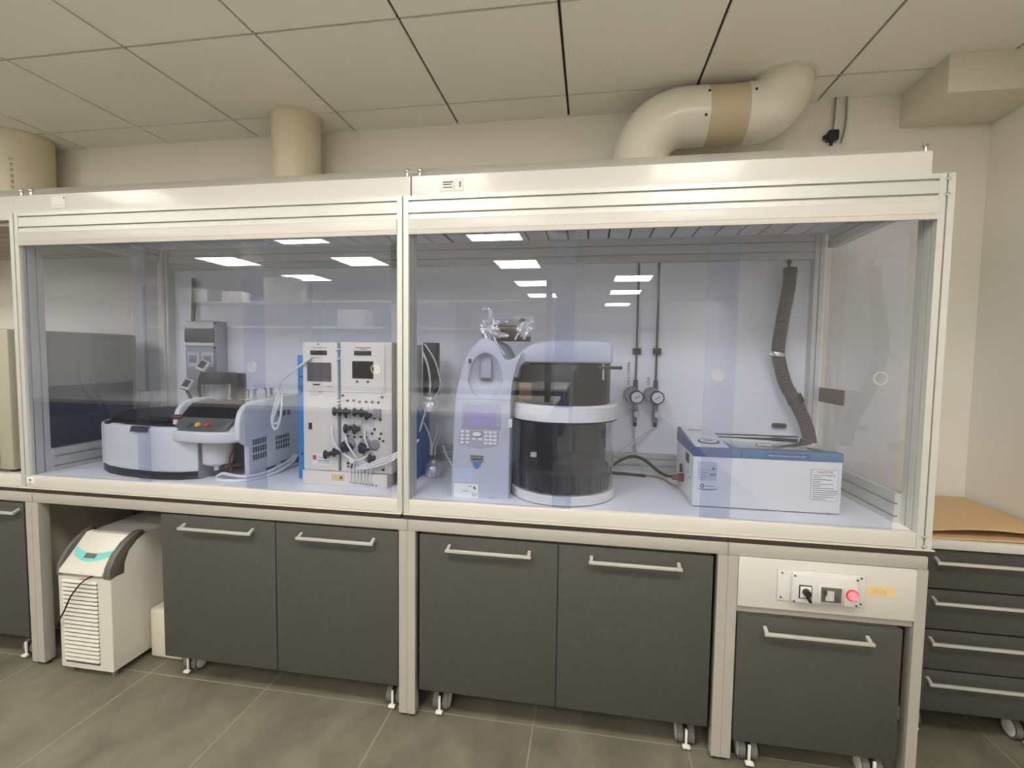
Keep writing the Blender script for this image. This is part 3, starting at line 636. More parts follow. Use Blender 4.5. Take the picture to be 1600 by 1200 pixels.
HW = .1925
top_s = [(.034, 1.20), (.036, 1.235), (.042, 1.27), (.056, 1.303), (.085, 1.328), (.14, 1.345), (.56, 1.353)]
und = [(.56, ZF+.03), (.10, ZF+.004), (.097, 1.128), (.034, 1.165)]
MB(F).prism([(HW-.03, d, z) for d, z in top_s+und], (.03, 0, 0), bev=.009, seg=3).build('side_shell', 'offwhite', an, 40)
MB(F).prism([(-HW, d+.02, z) for d, z in top_s+[(.54, 1.13), (.06, 1.135), (.034, 1.165)]], (.028, 0, 0), bev=.009, seg=3).build('side_shell', 'offwhite', an, 40)
lip = [(-1.118, .14), (-1.112, .095), (-1.09, .068), (-1.04, .050), (-.95, .041), (-.87, .042), (-.82, .052), (-.785, .072), (-.758, .105), (-.745, .15), (-.745, .30), (-1.118, .30)]
MB().prism([(x, y, 1.150) for x, y in lip], (0, 0, .055), bev=.012, seg=3).build('nose_lip', 'offwhite', an, 40)
inn = [(.05, 1.20), (.16, 1.318), (.56, 1.349), (.56, 1.12), (.05, 1.165)]
MB(F).prism([(-HW+.028, d, z) for d, z in inn], (2*HW-.058, 0, 0), bev=.003).build('housing', 'offwhite', an, 40)
MB(F).box(-HW+.06, .31, ZF+.004, HW-.031, .56, 1.16, .004).build('rear_housing', 'mgrey', an)
con = MB().prism([(x, y, z) for x, y, z in [(-1.098, .084, 1.2055), (-1.07, .068, 1.2055), (-.95, .054, 1.2055), (-.86, .056, 1.2055), (-.805, .075, 1.2055), (-.788, .118, 1.262), (-1.09, .118, 1.262)]], (0, .012, .004)).build('console', 'dgrey', an, 0)
MB(F).prism([(-HW+.029, d, z) for d, z in [(.075, 1.2635), (.15, 1.325), (.25, 1.338), (.25, 1.330), (.155, 1.315), (.08, 1.2565)]], (2*HW-.062, 0, 0)).build('console_window', 'smoke', an, 0)
cn = Vector((0, -.60, .80)).normalized()
for x, mt in ((-1.01, 'dgrey'), (-.962, 'yellow'), (-.912, 'ink_red')):
    p = Vector((x, .086, 1.233)); MB().cyl(p, p+cn*.006, .014, .011, n=20).build('button', mt, con)
MB().ball((-1.105, .115, 1.262), .022, 2, (1.5, .8, .7)).build('latch_knob', 'brownred', an)
# reaction jar with dark cap and bracket
jc = Vector((-1.03, .31, 0))
MB().lathe([(.078, 1.325), (.078, 1.412), (.074, 1.412), (.074, 1.325), (.078, 1.325)], jc, 48).build('glass_jar', 'jar', an) if False else None
mj = MB(); mj.lathe([(.076, 1.318), (.076, 1.418)], jc, 48, open_ends=True)
mj.build('glass_jar', 'jar', an)
MB().lathe([(.03, 1.316), (.034, 1.36), (.03, 1.415)], jc, 24).build('inner_electrode', 'mgrey', an)
MB().lathe([(.0, 1.418), (.08, 1.418), (.083, 1.424), (.083, 1.466), (.078, 1.476), (0, 1.478)], jc, 48).build('jar_cap', 'charcoal', an)
MB(F).box(-.02, .235, 1.338, .024, .31, 1.475, .01).build('jar_bracket', 'charcoal', an)
for k, (w, d) in enumerate(((.06, .30), (.10, .38))):
    p = F @ Vector((w, d, 0)); MB().cyl((p.x, p.y, 1.345), (p.x, p.y, 1.385), .02, n=20).cyl((p.x, p.y, 1.383), (p.x, p.y, 1.393), .026, n=20).build('top_fitting', 'chrome', an)
# underside vessel, valve, tube
vc = Vector((-.93, .17, 0))
MB().lathe([(.0, 1.02), (.045, 1.022), (.066, 1.035), (.068, 1.145)], vc, 36).build('hanging_vessel', 'lgrey', an)
p = Vector((-.92, .15, 0)); MB().cyl((p.x, p.y, 1.0), (p.x, p.y, 1.024), .012, n=14).build('drain_neck', 'offwhite', an)
MB(F).cyl((.03, .11, 1.012), (.12, .20, 1.02), .009, n=12).ball((.05, .125, 1.012), .018, 2).build('drain_valve', 'brownred', an)
MB(F).tube([(.12, .2, 1.14), (.085, .14, 1.11), (.075, .11, 1.05), (.085, .11, 1.0), (.10, .12, .963)], .004).build('drain_tube', 'brownred', an)
for z in (1.135, 1.035): MB(F).cyl((.12, .25, z), (.12, .309, z), .018, n=16).build('hose_port', 'charcoal', an)
def vent(d0, d1, z0, z1, n, nm):
    m = MB(F)
    for i in range(n):
        for k in range(3): m.box(HW-.0005, d0+(d1-d0)*i/n, z0+(z1-z0)*k/3, HW+.0015, d0+(d1-d0)*(i+.62)/n, z0+(z1-z0)*(k+.75)/3)
    m.build(nm, 'dgrey', an, 0)
vent(.125, .23, 1.05, 1.165, 6, 'side_vent'); vent(.30, .42, 1.07, 1.15, 6, 'side_vent'); vent(.28, .44, 1.245, 1.275, 4, 'side_vent')
MB(F).box(HW-.0005, .22, .968, HW+.0015, .30, .99).box(HW-.0005, .34, .972, HW+.0015, .53, 1.0).build('base_slot', 'charcoal', an, 0)
tag(MB().tube([(-.69, .46, 1.02), (-.685, .40, .99), (-.69, .25, .967), (-.73, .115, .967), (-.84, .09, .967), (-.885, .105, .972), (-.88, .14, .985), (-.82, .125, .985), (-.735, .12, .984), (-.70, .22, .982), (-.70, .40, 1.0), (-.705, .46, 1.02)], .008).build('drain_hose', 'tube'), 'white hose lying in a loop in front of the round analyser', 'hose')
tag(MB().tube([(-.395, .140, 1.565), (-.50, .135, 1.49), (-.575, .16, 1.435), (-.60, .19, 1.36), (-.625, .19, 1.29), (-.64, .19, 1.235), (-.625, .19, 1.208), (-.60, .185, 1.24), (-.588, .19, 1.33), (-.60, .2, 1.42), (-.63, .2, 1.33), (-.652, .2, 1.25), (-.63, .2, 1.235), (-.60, .2, 1.255)], .0055).build('tubing', 'tube'), 'white tube hanging coiled between the analyser and the blue-sided towers', 'tube')

# ------------------------------------------------------------------ cream gas towers
gt = thing('gas_analyser', 'cream twin-tower gas instrument with blue sides and many black valve knobs', 'instrument', (-.23, .35, ZF))
fx = lambda u: -.446+(u-473)*.00323
fz = lambda v: 1.637-(v-535)*.00297
YT = .15
MB().box(-.452, YT-.006, ZF, -.022, .55, 1.024, .003).build('plinth', 'cream', gt)
tl = MB().box(-.447, YT, 1.027, -.270, .19, 1.637, .003).build('tower_front', 'cream', gt)
MB().box(-.446, .191, 1.027, -.268, .55, 1.635, .002).build('tower_side', 'blue', gt)
MB().box(-.512, .205, ZF+.006, -.4475, .56, 1.575, .003).build('side_case', 'blue', gt)
tr = MB().box(-.255, YT, 1.027, -.001, .20, 1.639, .003).build('tower_front', 'cream', gt)
MB().box(-.2565, .2005, 1.027, -.0005, .55, 1.637, .002).build('tower_side', 'cream', gt)
MB().box(-.2675, .168, 1.03, -.2575, .54, 1.63).build('tower_side', 'blue', gt, 0)
MB().box(.004, .20, ZF+.002, .055, .52, 1.305, .004).build('side_case', 'dblue', gt)
for (x, z) in ((-.49, 1.47), (-.488, 1.40), (-.49, 1.09)): MB().cyl((x, .2045, z), (x, .201, z), .005, n=12).build('case_screw', 'charcoal', gt)
Y0 = YT-.0005
def fp(nm, u0, v0, u1, v1, mt, par, th=.003): return MB().box(fx(u0), Y0-th, fz(v1), fx(u1), Y0, fz(v0), min(.0006, th/3)).build(nm, mt, par, 0)
fp('readout', 485.5, 548, 511.5, 555, 'display', tl); fp('window', 480, 567, 518, 597, 'screen', tl); fp('badge', 489, 601, 500, 603.5, 'ink', tl)
fp('readout', 554, 548, 580, 555, 'display', tr); fp('window', 551, 564, 583, 591, 'smoke', tr)
for u0, u1, v in ((486, 512, 543.5), (488, 500, 559.6), (510, 520, 605)): fp('caption', u0, v-.5, u1, v+.5, 'mgrey', tl, .001)
for u0, u1, v in ((556, 579, 543), (562, 573, 545.5)): fp('caption', u0, v-.5, u1, v+.5, 'ink', tr, .001)
fp('panel_seam', 474, 612.7, 526, 613.3, 'mgrey', tl, .001); fp('panel_seam', 533, 613, 601, 613.6, 'mgrey', tr, .001); fp('panel_seam', 600.5, 540, 601, 613, 'mgrey', tr, .001)
for (u, v) in ((498, 538), (500, 614)): MB().cyl((fx(u), Y0, fz(v)), (fx(u), Y0-.003, fz(v)), .004, n=10).build('screw', 'mgrey', tl)
fp('door_slot', 481.5, 664, 486.5, 674.5, 'charcoal', tl)
mm = MB().box(fx(486), Y0-.001, fz(731.5), fx(518), Y0, fz(713)); mm.build('maker_label', 'label', tl, 0)
MB().box(fx(487.5), Y0-.0025, fz(723.5), fx(493), Y0-.0012, fz(716)).build('logo', 'ink_red', tl, 0)
text('label_text', 'Lab gas system', .011, (fx(495.5), Y0-.0013, fz(720)), 'mgrey', tl); fp('label_line', 495, 724, 514, 725, 'ink_blue', tl, .0016); fp('label_line', 495, 727.5, 514, 728.3, 'mgrey', tl, .0016)
pl = MB().box(fx(518), YT-.0075, .985, fx(538), YT-.0062, 1.012); pl.build('tape_mark', 'tape', gt, 0)
MB().cyl((fx(533.5), YT-.006, .999), (fx(533.5), YT-.016, .999), .005, n=12).build('tape_fitting', 'brownred', gt)
MB().cyl((fx(592), Y0, fz(576)), (fx(592), Y0-.0, fz(576)-.0001), .02, n=8) if False else None
for (u, v) in ((558.5, 596), (575, 596), (536, 618.5), (596.5, 619.5), (543.5, 626.5), (553, 626), (562, 628), (572, 627.5), (581.5, 627.5), (591, 628), (541, 652.5), (594, 655), (585, 670.5), (595, 677), (592.5, 685), (598, 688.5), (543, 683), (554, 684), (564, 683.5), (571.5, 684), (581, 677), (598, 734), (585, 653)):
    MB().cyl((fx(u), Y0, fz(v)), (fx(u), Y0-.006, fz(v)), .0055, n=12).build('port', 'charcoal' if v > 615 else 'ink', tr)
def knob(u, v, s=1.0, par=tr, mt='black'):
    x, z = fx(u), fz(v); m = MB().cyl((x, Y0-.001, z), (x, Y0-.03, z), .009*s, n=16)
    m.ball((x-.004*s, Y0-.034, z), .014*s, 2, (.75, .8, 1.5)).ball((x+.004*s, Y0-.036, z), .012*s, 2, (1.5, .7, .8)); m.build('valve_knob', mt, par)
for (u, v) in ((529.5, 643), (537.8, 643.2), (546.8, 643.3), (560.5, 643.5), (571, 644), (579, 648)): knob(u, v, 1.05)
for (u, v) in ((546.8, 669.5), (560.5, 670)): knob(u, v, 1.15)
for (u, v) in ((543, 699), (549, 698), (570, 699), (574, 700)): knob(u, v, 1.3)
for (u, v, par) in ((515, 712, tl), (528.5, 708, tr), (583.5, 715, tr)): knob(u, v, 1.1, par)
for (u, v) in ((548, 637), (561, 637.5), (571, 637.5), (580, 637.8), (549, 660), (562, 660)):
    MB().box(fx(u)-.014, Y0-.006, fz(v)-.014, fx(u)+.014, Y0-.0002, fz(v)+.012, .002).build('valve_plate', 'lgrey', tr)
for (u, v, r) in ((546, 696, .03), (571, 695, .028), (585, 695, .024)):
    MB().lathe([(r, 0), (r, -.008), (r*.8, -.012), (0, -.012)], (fx(u), Y0, fz(v)), 28, axis='y').build('flow_gauge', 'mgrey', tr)
fp('round_cover', 584.5, 638, 595, 652, 'mgrey', tr, .012)
fp('ink_note', 578, 704, 588, 712, 'label', tr, .002)
for (u, v) in ((544, 726), (548, 725.5), (551, 727), (545, 731), (549.5, 732), (571, 727.5), (575, 728), (571, 732), (576, 732)):
    MB().cyl((fx(u), Y0, fz(v)), (fx(u), Y0-.012, fz(v)), .005, n=10).build('port', 'brownred' if u < 555 else 'charcoal', tr)
for i in range(9):
    u = 548+5*i; MB().cyl((fx(u), YT-.006, fz(756+.4*i)), (fx(u), YT-.012, fz(756+.4*i)), .004, n=10).build('port', 'mgrey', gt)
# white capillary tubes on the tower front
def tubeuv(pts, r, nm, lab, par=None, mt='tube'):
    P = [(fx(u), Y0-d, fz(v)) for u, v, d in pts]
    return MB().tube(P, r).build(nm, mt, par)
tb = [[(520, 668, .012), (524, 680, .03), (531, 697, .035), (540, 708, .03), (550, 716, .03), (557, 721, .035), (553, 722, .035), (549, 714, .02)],
      [(541, 676, .012), (549, 690, .045), (559, 706, .05), (564, 714, .04), (566, 722, .012)], [(571, 671, .012), (577, 685, .045), (580, 695, .04), (580, 705, .03), (572, 718, .012)],
      [(545, 712, .012), (556, 718, .03), (570, 716, .035), (578, 711, .02), (584, 714, .012)]]
for k in range(7):
    u = 549+5.2*k; tb.append([(556+2.5*k, 719, .03), (u+1, 728, .022), (u, 740, .018), (u, 756, .012)])
for k, pts in enumerate(tb): tubeuv(pts, .0042 if k < 4 else .0032, 'capillary', '', tr)
for k in range(3):
    tubeuv([(556+4*k, 733-2*k, .012), (575, 731-3*k, .03), (598, 724-4*k, .04), (614, 717-4*k, .04), (624, 709-3*k, .03), (634, 700, -.05), (640, 690, -.1)], .0045, 'capillary', '', tr)
for z in (1.60, 1.555, 1.36, 1.345): MB().tube([(-.275, .145, z), (-.264, .150, z+.004), (-.252, .148, z+.008)], .0035, sub=2).build('capillary', 'tube', gt)

# ------------------------------------------------------------------ wall electrical box and plugs behind the analyser
eb = thing('electrical_enclosure', 'pale grey wall enclosure with smoked flap above socket outlets', 'electrical box', (-1.46, .72, 1.30))
MB().box(-1.605, .70, 1.30, -1.385, .7965, 1.775, .008).build('case', 'paleblue', eb)
MB().box(-1.60, .688, 1.728, -1.395, .7005, 1.77, .004).build('top_cover', 'offwhite', eb)
MB().box(-1.60, .690, 1.645, -1.395, .7005, 1.722, .003).build('breaker_window', 'screen', eb)
MB().box(-1.60, .688, 1.62, -1.395, .7005, 1.640, .003).build('hinge_bar', 'offwhite', eb)
so = MB().box(-1.585, .690, 1.42, -1.40, .7005, 1.612, .004).build('socket_panel', 'paleblue', eb)
for x in (-1.535, -1.435):
    s2 = MB().box(x-.042, .683, 1.49, x+.042, .6905, 1.585, .006).build('socket_cover', 'label_grey', so)
    MB().box(x-.025, .680, 1.515, x+.025, .6835, 1.56, .003).build('socket_face', 'mgrey', s2)
for (x, z) in ((-1.391, 1.76), (-1.391, 1.61)): MB().cyl((x, .70, z), (x, .696, z), .007, n=12).build('screw', 'charcoal', eb)
def plug(nm, lab, x, y, z, tilt, tail):
    t = thing(nm, lab, 'plug', (x, y, z), 'plugs at the wall enclosure')
    R = Matrix.Translation((x, y, z)) @ Matrix.Rotation(tilt, 4, 'Y') @ Matrix.Rotation(-.5, 4, 'X')
    MB(R).box(-.03, -.012, -.035, .03, .012, .035, .006).build('plug_body', 'lgrey', t)
    MB(R).box(-.02, -.0145, -.02, .02, -.0118, .025, .002).build('plug_face', 'charcoal', t)
    MB().tube(tail, .009).build('cable', 'rubber', t)
plug('mains_plug', 'grey mains plug at socket height, its dark cable running down behind the jar', -1.40, .612, 1.50, .35, [(-1.395, .60, 1.465), (-1.41, .59, 1.40), (-1.425, .61, 1.32), (-1.435, .665, 1.24), (-1.44, .70, 1.08)])
plug('mains_plug', 'grey mains plug hanging lowest below the wall enclosure', -1.50, .60, 1.385, .25, [(-1.505, .60, 1.35), (-1.505, .62, 1.31), (-1.50, .67, 1.22), (-1.50, .70, 1.08)])
tag(MB().tube([(-1.60, .775, 2.05), (-1.605, .775, 1.9), (-1.60, .76, 1.78)], .012).build('conduit', 'dgrey'), 'dark conduit dropping from the rail to the wall enclosure', 'conduit')

# ------------------------------------------------------------------ autosampler
au = thing('autosampler', 'silver grey autosampler tower with keypad beside a clear-walled round carousel', 'autosampler', (.65, .25, ZF))
YA = .09; ax = lambda u: .306+(u-706)*.0029; az = lambda v: .957+(776-v)*.0029
outl = [(.306, .9585), (.555, .9585), (.559, 1.395), (.566, 1.47), (.585, 1.545), (.60, 1.585), (.575, 1.568), (.55, 1.56), (.527, 1.573), (.513, 1.605), (.49, 1.64), (.455, 1.655), (.43, 1.648), (.40, 1.62), (.372, 1.575), (.348, 1.51), (.332, 1.44), (.324, 1.385)]
hole = []
for i in range(40):
    t = 2*PI*i/40; hole.append((.452+.083*math.cos(t)*(1.0 if math.sin(t) < 0 else .92), 1.495+.105*math.sin(t)))
fr = plate('front_panel', outl, [hole], ((0, YA+.012, 0), (1, 0, 0), (0, 0, 1)), .012, 'silver', au, bevel=.006)
MB().prism([(x, YA+.066, z) for x, z in outl], (0, .33, 0), bev=.01).build('tower_body', 'silver', au, 40)
# recess dish behind the oval opening
rows = []
for k in range(6):
    f = 1-.16*k; rows.append([(.452+(x-.452)*f, YA+.018+.040*math.sin(PI/2*k/5), 1.495+(z-1.495)*f) for x, z in hole+hole[:1]])
m = MB().grid_faces(rows); c0 = rows[-1]; v = [m.bm.verts.new(p) for p in c0[:-1]]; m.bm.faces.new(v); m.build('recess_dish', 'silver', au, 60)
MB().box(.425, YA+.034, 1.475, .472, YA+.058, 1.60, .002).build('injection_slot', 'silver2', au)
MB().box(.426, YA+.030, 1.4755, .471, YA+.0345, 1.487, .001).build('slot_shade', 'dgrey', au)
MB().prism([(.405, YA+.03, 1.592), (.520, YA+.03, 1.592), (.50, YA+.03, 1.625), (.43, YA+.03, 1.63)], (0, .1, 0), bev=.004).build('top_throat', 'silver2', au)
for z in (1.565, 1.555): MB().cyl((.385, YA+.004, z), (.385, YA-.006, z), .006, n=12).build('recess_bolt', 'ink', au)
MB().box(ax(713), YA-.0005, az(625.6), ax(797), YA+.001, az(624.8)).build('panel_seam', 'mgrey', au, 0)
MB().box(ax(721), YA-.002, az(671), ax(781), YA+.004, az(629), .002).build('display_bezel', 'silver2', au)
MB().box(ax(726), YA-.0035, az(667), ax(774), YA-.0015, az(633.5)).build('display', 'lcd', au, 0)
kp = MB().prism([(ax(717), YA-.002, az(672)), (ax(778.5), YA-.002, az(672)), (ax(777), YA-.002, az(695)), (ax(747), YA-.002, az(699.5)), (ax(716), YA-.002, az(694))], (0, .006, 0)).build('keypad', 'silver2', au, 0)
for (u0, us, n) in ((722, 8.5, 2), (758.5, 7, 3)):
    for r in range(4):
        for cidx in range(n):
            u = u0+us*cidx; v = 674.5+5.6*r; MB().box(ax(u-2.7), YA-.005, az(v+1.7), ax(u+2.7), YA-.002, az(v-1.7), .001).build('key', 'label', kp)
for u in (740.5, 750): MB().box(ax(u-3), YA-.005, az(686.8), ax(u+3), YA-.002, az(683.5), .001).build('key', 'label', kp)
MB().prism([(ax(745)+.024*math.cos(t), YA-.006, az(677.5)+.0125*math.sin(t)) for t in [2*PI*i/28 for i in range(28)]], (0, .004, 0)).build('key_ring', 'dgrey', kp)
MB().prism([(ax(745)+.021*math.cos(t), YA-.008, az(677.5)+.0105*math.sin(t)) for t in [2*PI*i/28 for i in range(28)]], (0, .003, 0)).build('key', 'label', kp)
bd = MB().box(ax(735), YA-.004, az(720), ax(755), YA+.001, az(710), .001).build('badge', 'mgrey', au, 0)
MB().box(ax(737), YA-.0055, az(716.5), ax(753), YA-.0039, az(714.5)).box(ax(736), YA-.0055, az(711.8), ax(754), YA-.0039, az(710.8)).build('badge_text', 'ink', bd, 0)
MB().prism([(ax(738), YA-.003, az(720)), (ax(752), YA-.003, az(720)), (ax(750), YA-.003, az(727)), (ax(745), YA-.003, az(732)), (ax(740), YA-.003, az(727))], (0, .004, 0)).build('badge_shield', 'bluebadge', au, 0)
MB().box(ax(708), YA-.001, az(752), ax(740), YA+.001, az(731.5), mi=0).box(ax(709), YA-.0018, az(751.5), ax(739), YA-.0008, az(748.5), mi=1).box(ax(732), YA-.0018, az(747), ax(737), YA-.0008, az(736), mi=1).build('blue_sticker', ['label_blue', 'label_grey'], au, 0)
w = MB().box(ax(709), YA-.001, az(776), ax(747), YA+.001, az(754.5), .0003).build('inventory_label', 'label', au, 0)
text('label_number', '56', .023, (ax(737), YA-.0013, az(773)), 'mgrey', w)
MB().prism([(ax(740), YA-.0018, az(762)), (ax(745), YA-.0018, az(762)), (ax(740), YA-.0018, az(756.5))], (0, .001, 0)).box(ax(732), YA-.0018, az(758.5), ax(738), YA-.0008, az(757.5)).box(ax(722), YA-.0018, az(766), ax(732), YA-.0008, az(765.3)).build('label_mark', 'ink', w, 0)
text('model_mark', 'ASC', .012, (ax(765), YA-.0013, az(775.5)), 'mgrey', au)
# carousel
CX, CY, CR = .785, .262, .236
def drumring(r0, z0, z1, mt, nm, bev=.004): return MB().lathe([(0, z0), (r0-bev, z0), (r0, z0+bev), (r0, z1-bev), (r0-bev, z1), (0, z1)], (CX, CY, 0), 72).build(nm, mt, au)
drumring(CR, ZF+.004, 1.003, 'offwhite', 'carousel_base')
MB().lathe([(CR-.008, 1.004), (CR-.008, 1.305)], (CX, CY, 0), 72, open_ends=True).build('clear_cover', 'cyl', au)
tr_ = MB().lathe([(0, 1.01), (CR-.022, 1.01), (CR-.018, 1.09), (CR-.03, 1.10), (CR-.05, 1.10), (.06, 1.10), (.055, 1.112), (0, 1.112)], (CX, CY, 0), 60).build('sample_tray', 'black', au)
m = MB()
for k in range(26):
    a = 2*PI*k/26; m.cyl((CX+(CR-.0195)*math.cos(a), CY+(CR-.0195)*math.sin(a), 1.012), (CX+(CR-.0195)*math.cos(a), CY+(CR-.0195)*math.sin(a), 1.085), .012, n=10)
m.build('tray_ribs', 'charcoal', tr_)
MB().cyl((.66, .16, 1.10), (.66, .16, 1.14), .013, n=18).build('sample_vial', 'smoke', au)
MB().cyl((.66, .16, 1.14), (.66, .16, 1.158), .014, n=18).build('vial_cap', 'label', au)
MB().lathe([(CR-.002, 1.306), (CR+.004, 1.312), (CR+.004, 1.372), (CR-.004, 1.38), (0, 1.38), (0, 1.306), (CR-.002, 1.306)], (CX, CY, 0), 72).build('carousel_rim', 'offwhite', au)
MB().lathe([(CR-.004, 1.304), (CR+.0047, 1.3085), (CR+.0047, 1.3135)], (CX, CY, 0), 72, open_ends=True).build('rim_seam', 'charcoal', au)
MB().lathe([(0, 1.381), (.192, 1.381), (.200, 1.388), (.200, 1.546), (.196, 1.552), (0, 1.552)], (CX+.005, CY-.015, 0), 64).build('oven_drum', 'smoke', au)
m = MB()
for i in range(9):
    a = math.radians(205+7*i); a2 = math.radians(212+7*i)
m.box(.60, .10, 1.40, .675, .135, 1.47, .003); m.build('amber_block', 'orangebrown', au)
hood = [(.545, 1.49), (.556, 1.53), (.58, 1.58), (.615, 1.618), (.66, 1.642), (.72, 1.652), (.90, 1.655), (.975, 1.648), (.99, 1.63), (.992, 1.562), (.965, 1.556), (.62, 1.556), (.60, 1.54), (.585, 1.49)]
MB().prism([(x, YA+.03, z) for x, z in hood], (0, .36, 0), bev=.012, seg=3).build('arched_hood', 'silver', au, 40)
MB().box(.965, .30, 1.38, .992, .45, 1.565, .004).build('hood_support', 'silver2', au)
MB().box(.55, .485, ZF+.002, .985, .50, 1.556, .004).build('back_plate', 'charcoal', au)
MB().box(.625, .105, 1.545, .645, .14, 1.562, .003).build('hinge_stop', 'charcoal', au)
MB().box(.93, .075, 1.535, 1.03, .115, 1.548, .003).build('lid_handle', 'black', au)
MB().cyl((.953, .088, 1.49), (.953, .088, 1.556), .0055, n=14).build('guide_pin', 'chrome', au)
MB().box(.567, .03, 1.285, .582, .05, 1.32, .002).build('cover_clip', 'offwhite', au)
# foil-wrapped fittings on top and the brown block behind
fo = MB().ball((.452, .17, 1.70), .040, 4, (.95, .8, 1.15), .5, 1.3)
fo.cyl((.455, .17, 1.73), (.458, .17, 1.79), .015, .020, n=14).ball((.50, .16, 1.676), .028, 3, (1.4, .6, .45), .5, 4.0).ball((.50, .17, 1.735), .022, 3, (1.5, .5, .35), .5, 9.0).ball((.43, .17, 1.79), .02, 3, (1.0, .8, .5), .6, 2.0).cyl((.452, .17, 1.615), (.452, .17, 1.68), .013, n=12)
tag(fo.build('foil_wrapped_tube', 'foil', None, 25), 'crumpled foil-wrapped tube standing in the open top of the autosampler tower', 'foil', 'foil-wrapped fittings')
br = thing('injector_block', 'dark brown injector block with pale top plate behind the foil tube', 'block', (.50, .36, 1.656))
MB().box(.395, .32, 1.6565, .605, .44, 1.728, .003).build('block_body', 'brownpanel', br)
MB().box(.40, .325, 1.7285, .60, .435, 1.757, .003).build('top_plate', 'mgrey', br)
for x in (.42, .58): MB().box(x-.012, .315, 1.73, x+.012, .33, 1.762, .002).build('corner_bracket', 'charcoal', br)
fo = MB().ball((.60, .24, 1.705), .030, 4, (1, .8, 1.0), .6, 5.1).ball((.62, .24, 1.735), .018, 3, (1.3, .6, .6), .6, 6.0).cyl((.60, .24, 1.66), (.60, .24, 1.69), .008, n=10).cyl((.575, .23, 1.69), (.56, .22, 1.658), .005, n=10)
tag(fo.build('foil_wrapped_tube', 'foil', None, 25), 'smaller foil-wrapped fitting by the arched hood, in front of the brown block', 'foil', 'foil-wrapped fittings')
tag(MB().tube([(.478, .145, 1.665), (.50, .13, 1.63), (.53, .12, 1.59)], .004, sub=3).build('capillary_tube', 'tube'), 'short white capillary slanting down from the foil tube', 'tube')

# ------------------------------------------------------------------ tubes and foil bottles between tower and autosampler
tag(MB().tube([(.05, .42, 1.60), (.085, .40, 1.53), (.105, .38, 1.44), (.10, .36, 1.34), (.075, .35, 1.25), (.064, .34, 1.20)], .005).build('tubing', 'tubeclear'), 'outermost pale tube bowing out right next to the middle post', 'tube', 'pale tubes by the middle post')
tag(MB().tube([(.05, .45, 1.64), (.11, .43, 1.56), (.15, .40, 1.46), (.145, .39, 1.40), (.115, .37, 1.36)], .004).build('tubing', 'tubeclear'), 'pale tube arching from the dark block down to the hanging foil bottle', 'tube', 'pale tubes by the middle post')
bk = MB().box(.004, .552, 1.36, .078, .62, 1.65, .004); tag(bk.build('relay_box', 'charcoal'), 'dark upright box behind the middle post beside the cream tower', 'box')
def foil_bottle(x, y, z, r, h, seed, lab):
    t = thing('foil_bottle', lab, 'bottle', (x, y, z), 'foil-wrapped bottles')
    m = MB(); n = 28; prof = [(0, 0), (r, .002), (r*1.02, h*.5), (r*.9, h*.68), (r*.55, h*.8), (r*.5, h)]
    m.lathe(prof, (x, y, z), n)
    bmesh.ops.subdivide_edges(m.bm, edges=m.bm.edges[:], cuts=2, use_grid_fill=True)
    for v in m.bm.verts: v.co += Vector((1, 1, .4))*.006*noise.noise(v.co*60+Vector((seed, 0, 0)))*(0 if v.co.z < z+.004 else 1)
    m.build('foil_wrap', 'foil', t, 20); MB().cyl((x, y, z+h+.001), (x, y, z+h+.02), r*.55, n=20).build('cap', 'dgrey', t)
    return t
foil_bottle(.110, .42, ZF+.0005, .042, .085, 1, 'foil-wrapped bottle standing on the white bench beside the silver tower')
fb = foil_bottle(.118, .352, 1.30, .034, .075, 5, 'foil-wrapped bottle hung among the pale tubes above the bench')
MB().tube([(.118, .352, 1.395), (.14, .36, 1.425), (.165, .37, 1.44)], .004, sub=4).build('hanging_wire', 'dgrey', fb)
for k, (x0, x1) in enumerate(((.10, .145), (.118, .175), (.092, .072))):
    tag(MB().tube([(x0, .42, 1.062), (x0+.008, .415, 1.12), ((x0+x1)/2+.01, .40, 1.18), (x1, .38, 1.24)], .004).build('tubing', 'tubeclear'),
        ['pale tube rising straight out of the standing foil bottle, middle of three', 'pale tube leaning toward the silver tower from the foil bottle', 'pale tube leaning toward the middle post from the foil bottle'][k], 'tube', 'tubes in the standing foil bottle')
tag(MB().tube([(.16, .42, 1.12), (.185, .42, 1.06), (.24, .40, 1.0), (.30, .44, .972)], .005).build('tubing', 'tube'), 'white tube running along the bench behind the silver tower', 'tube')

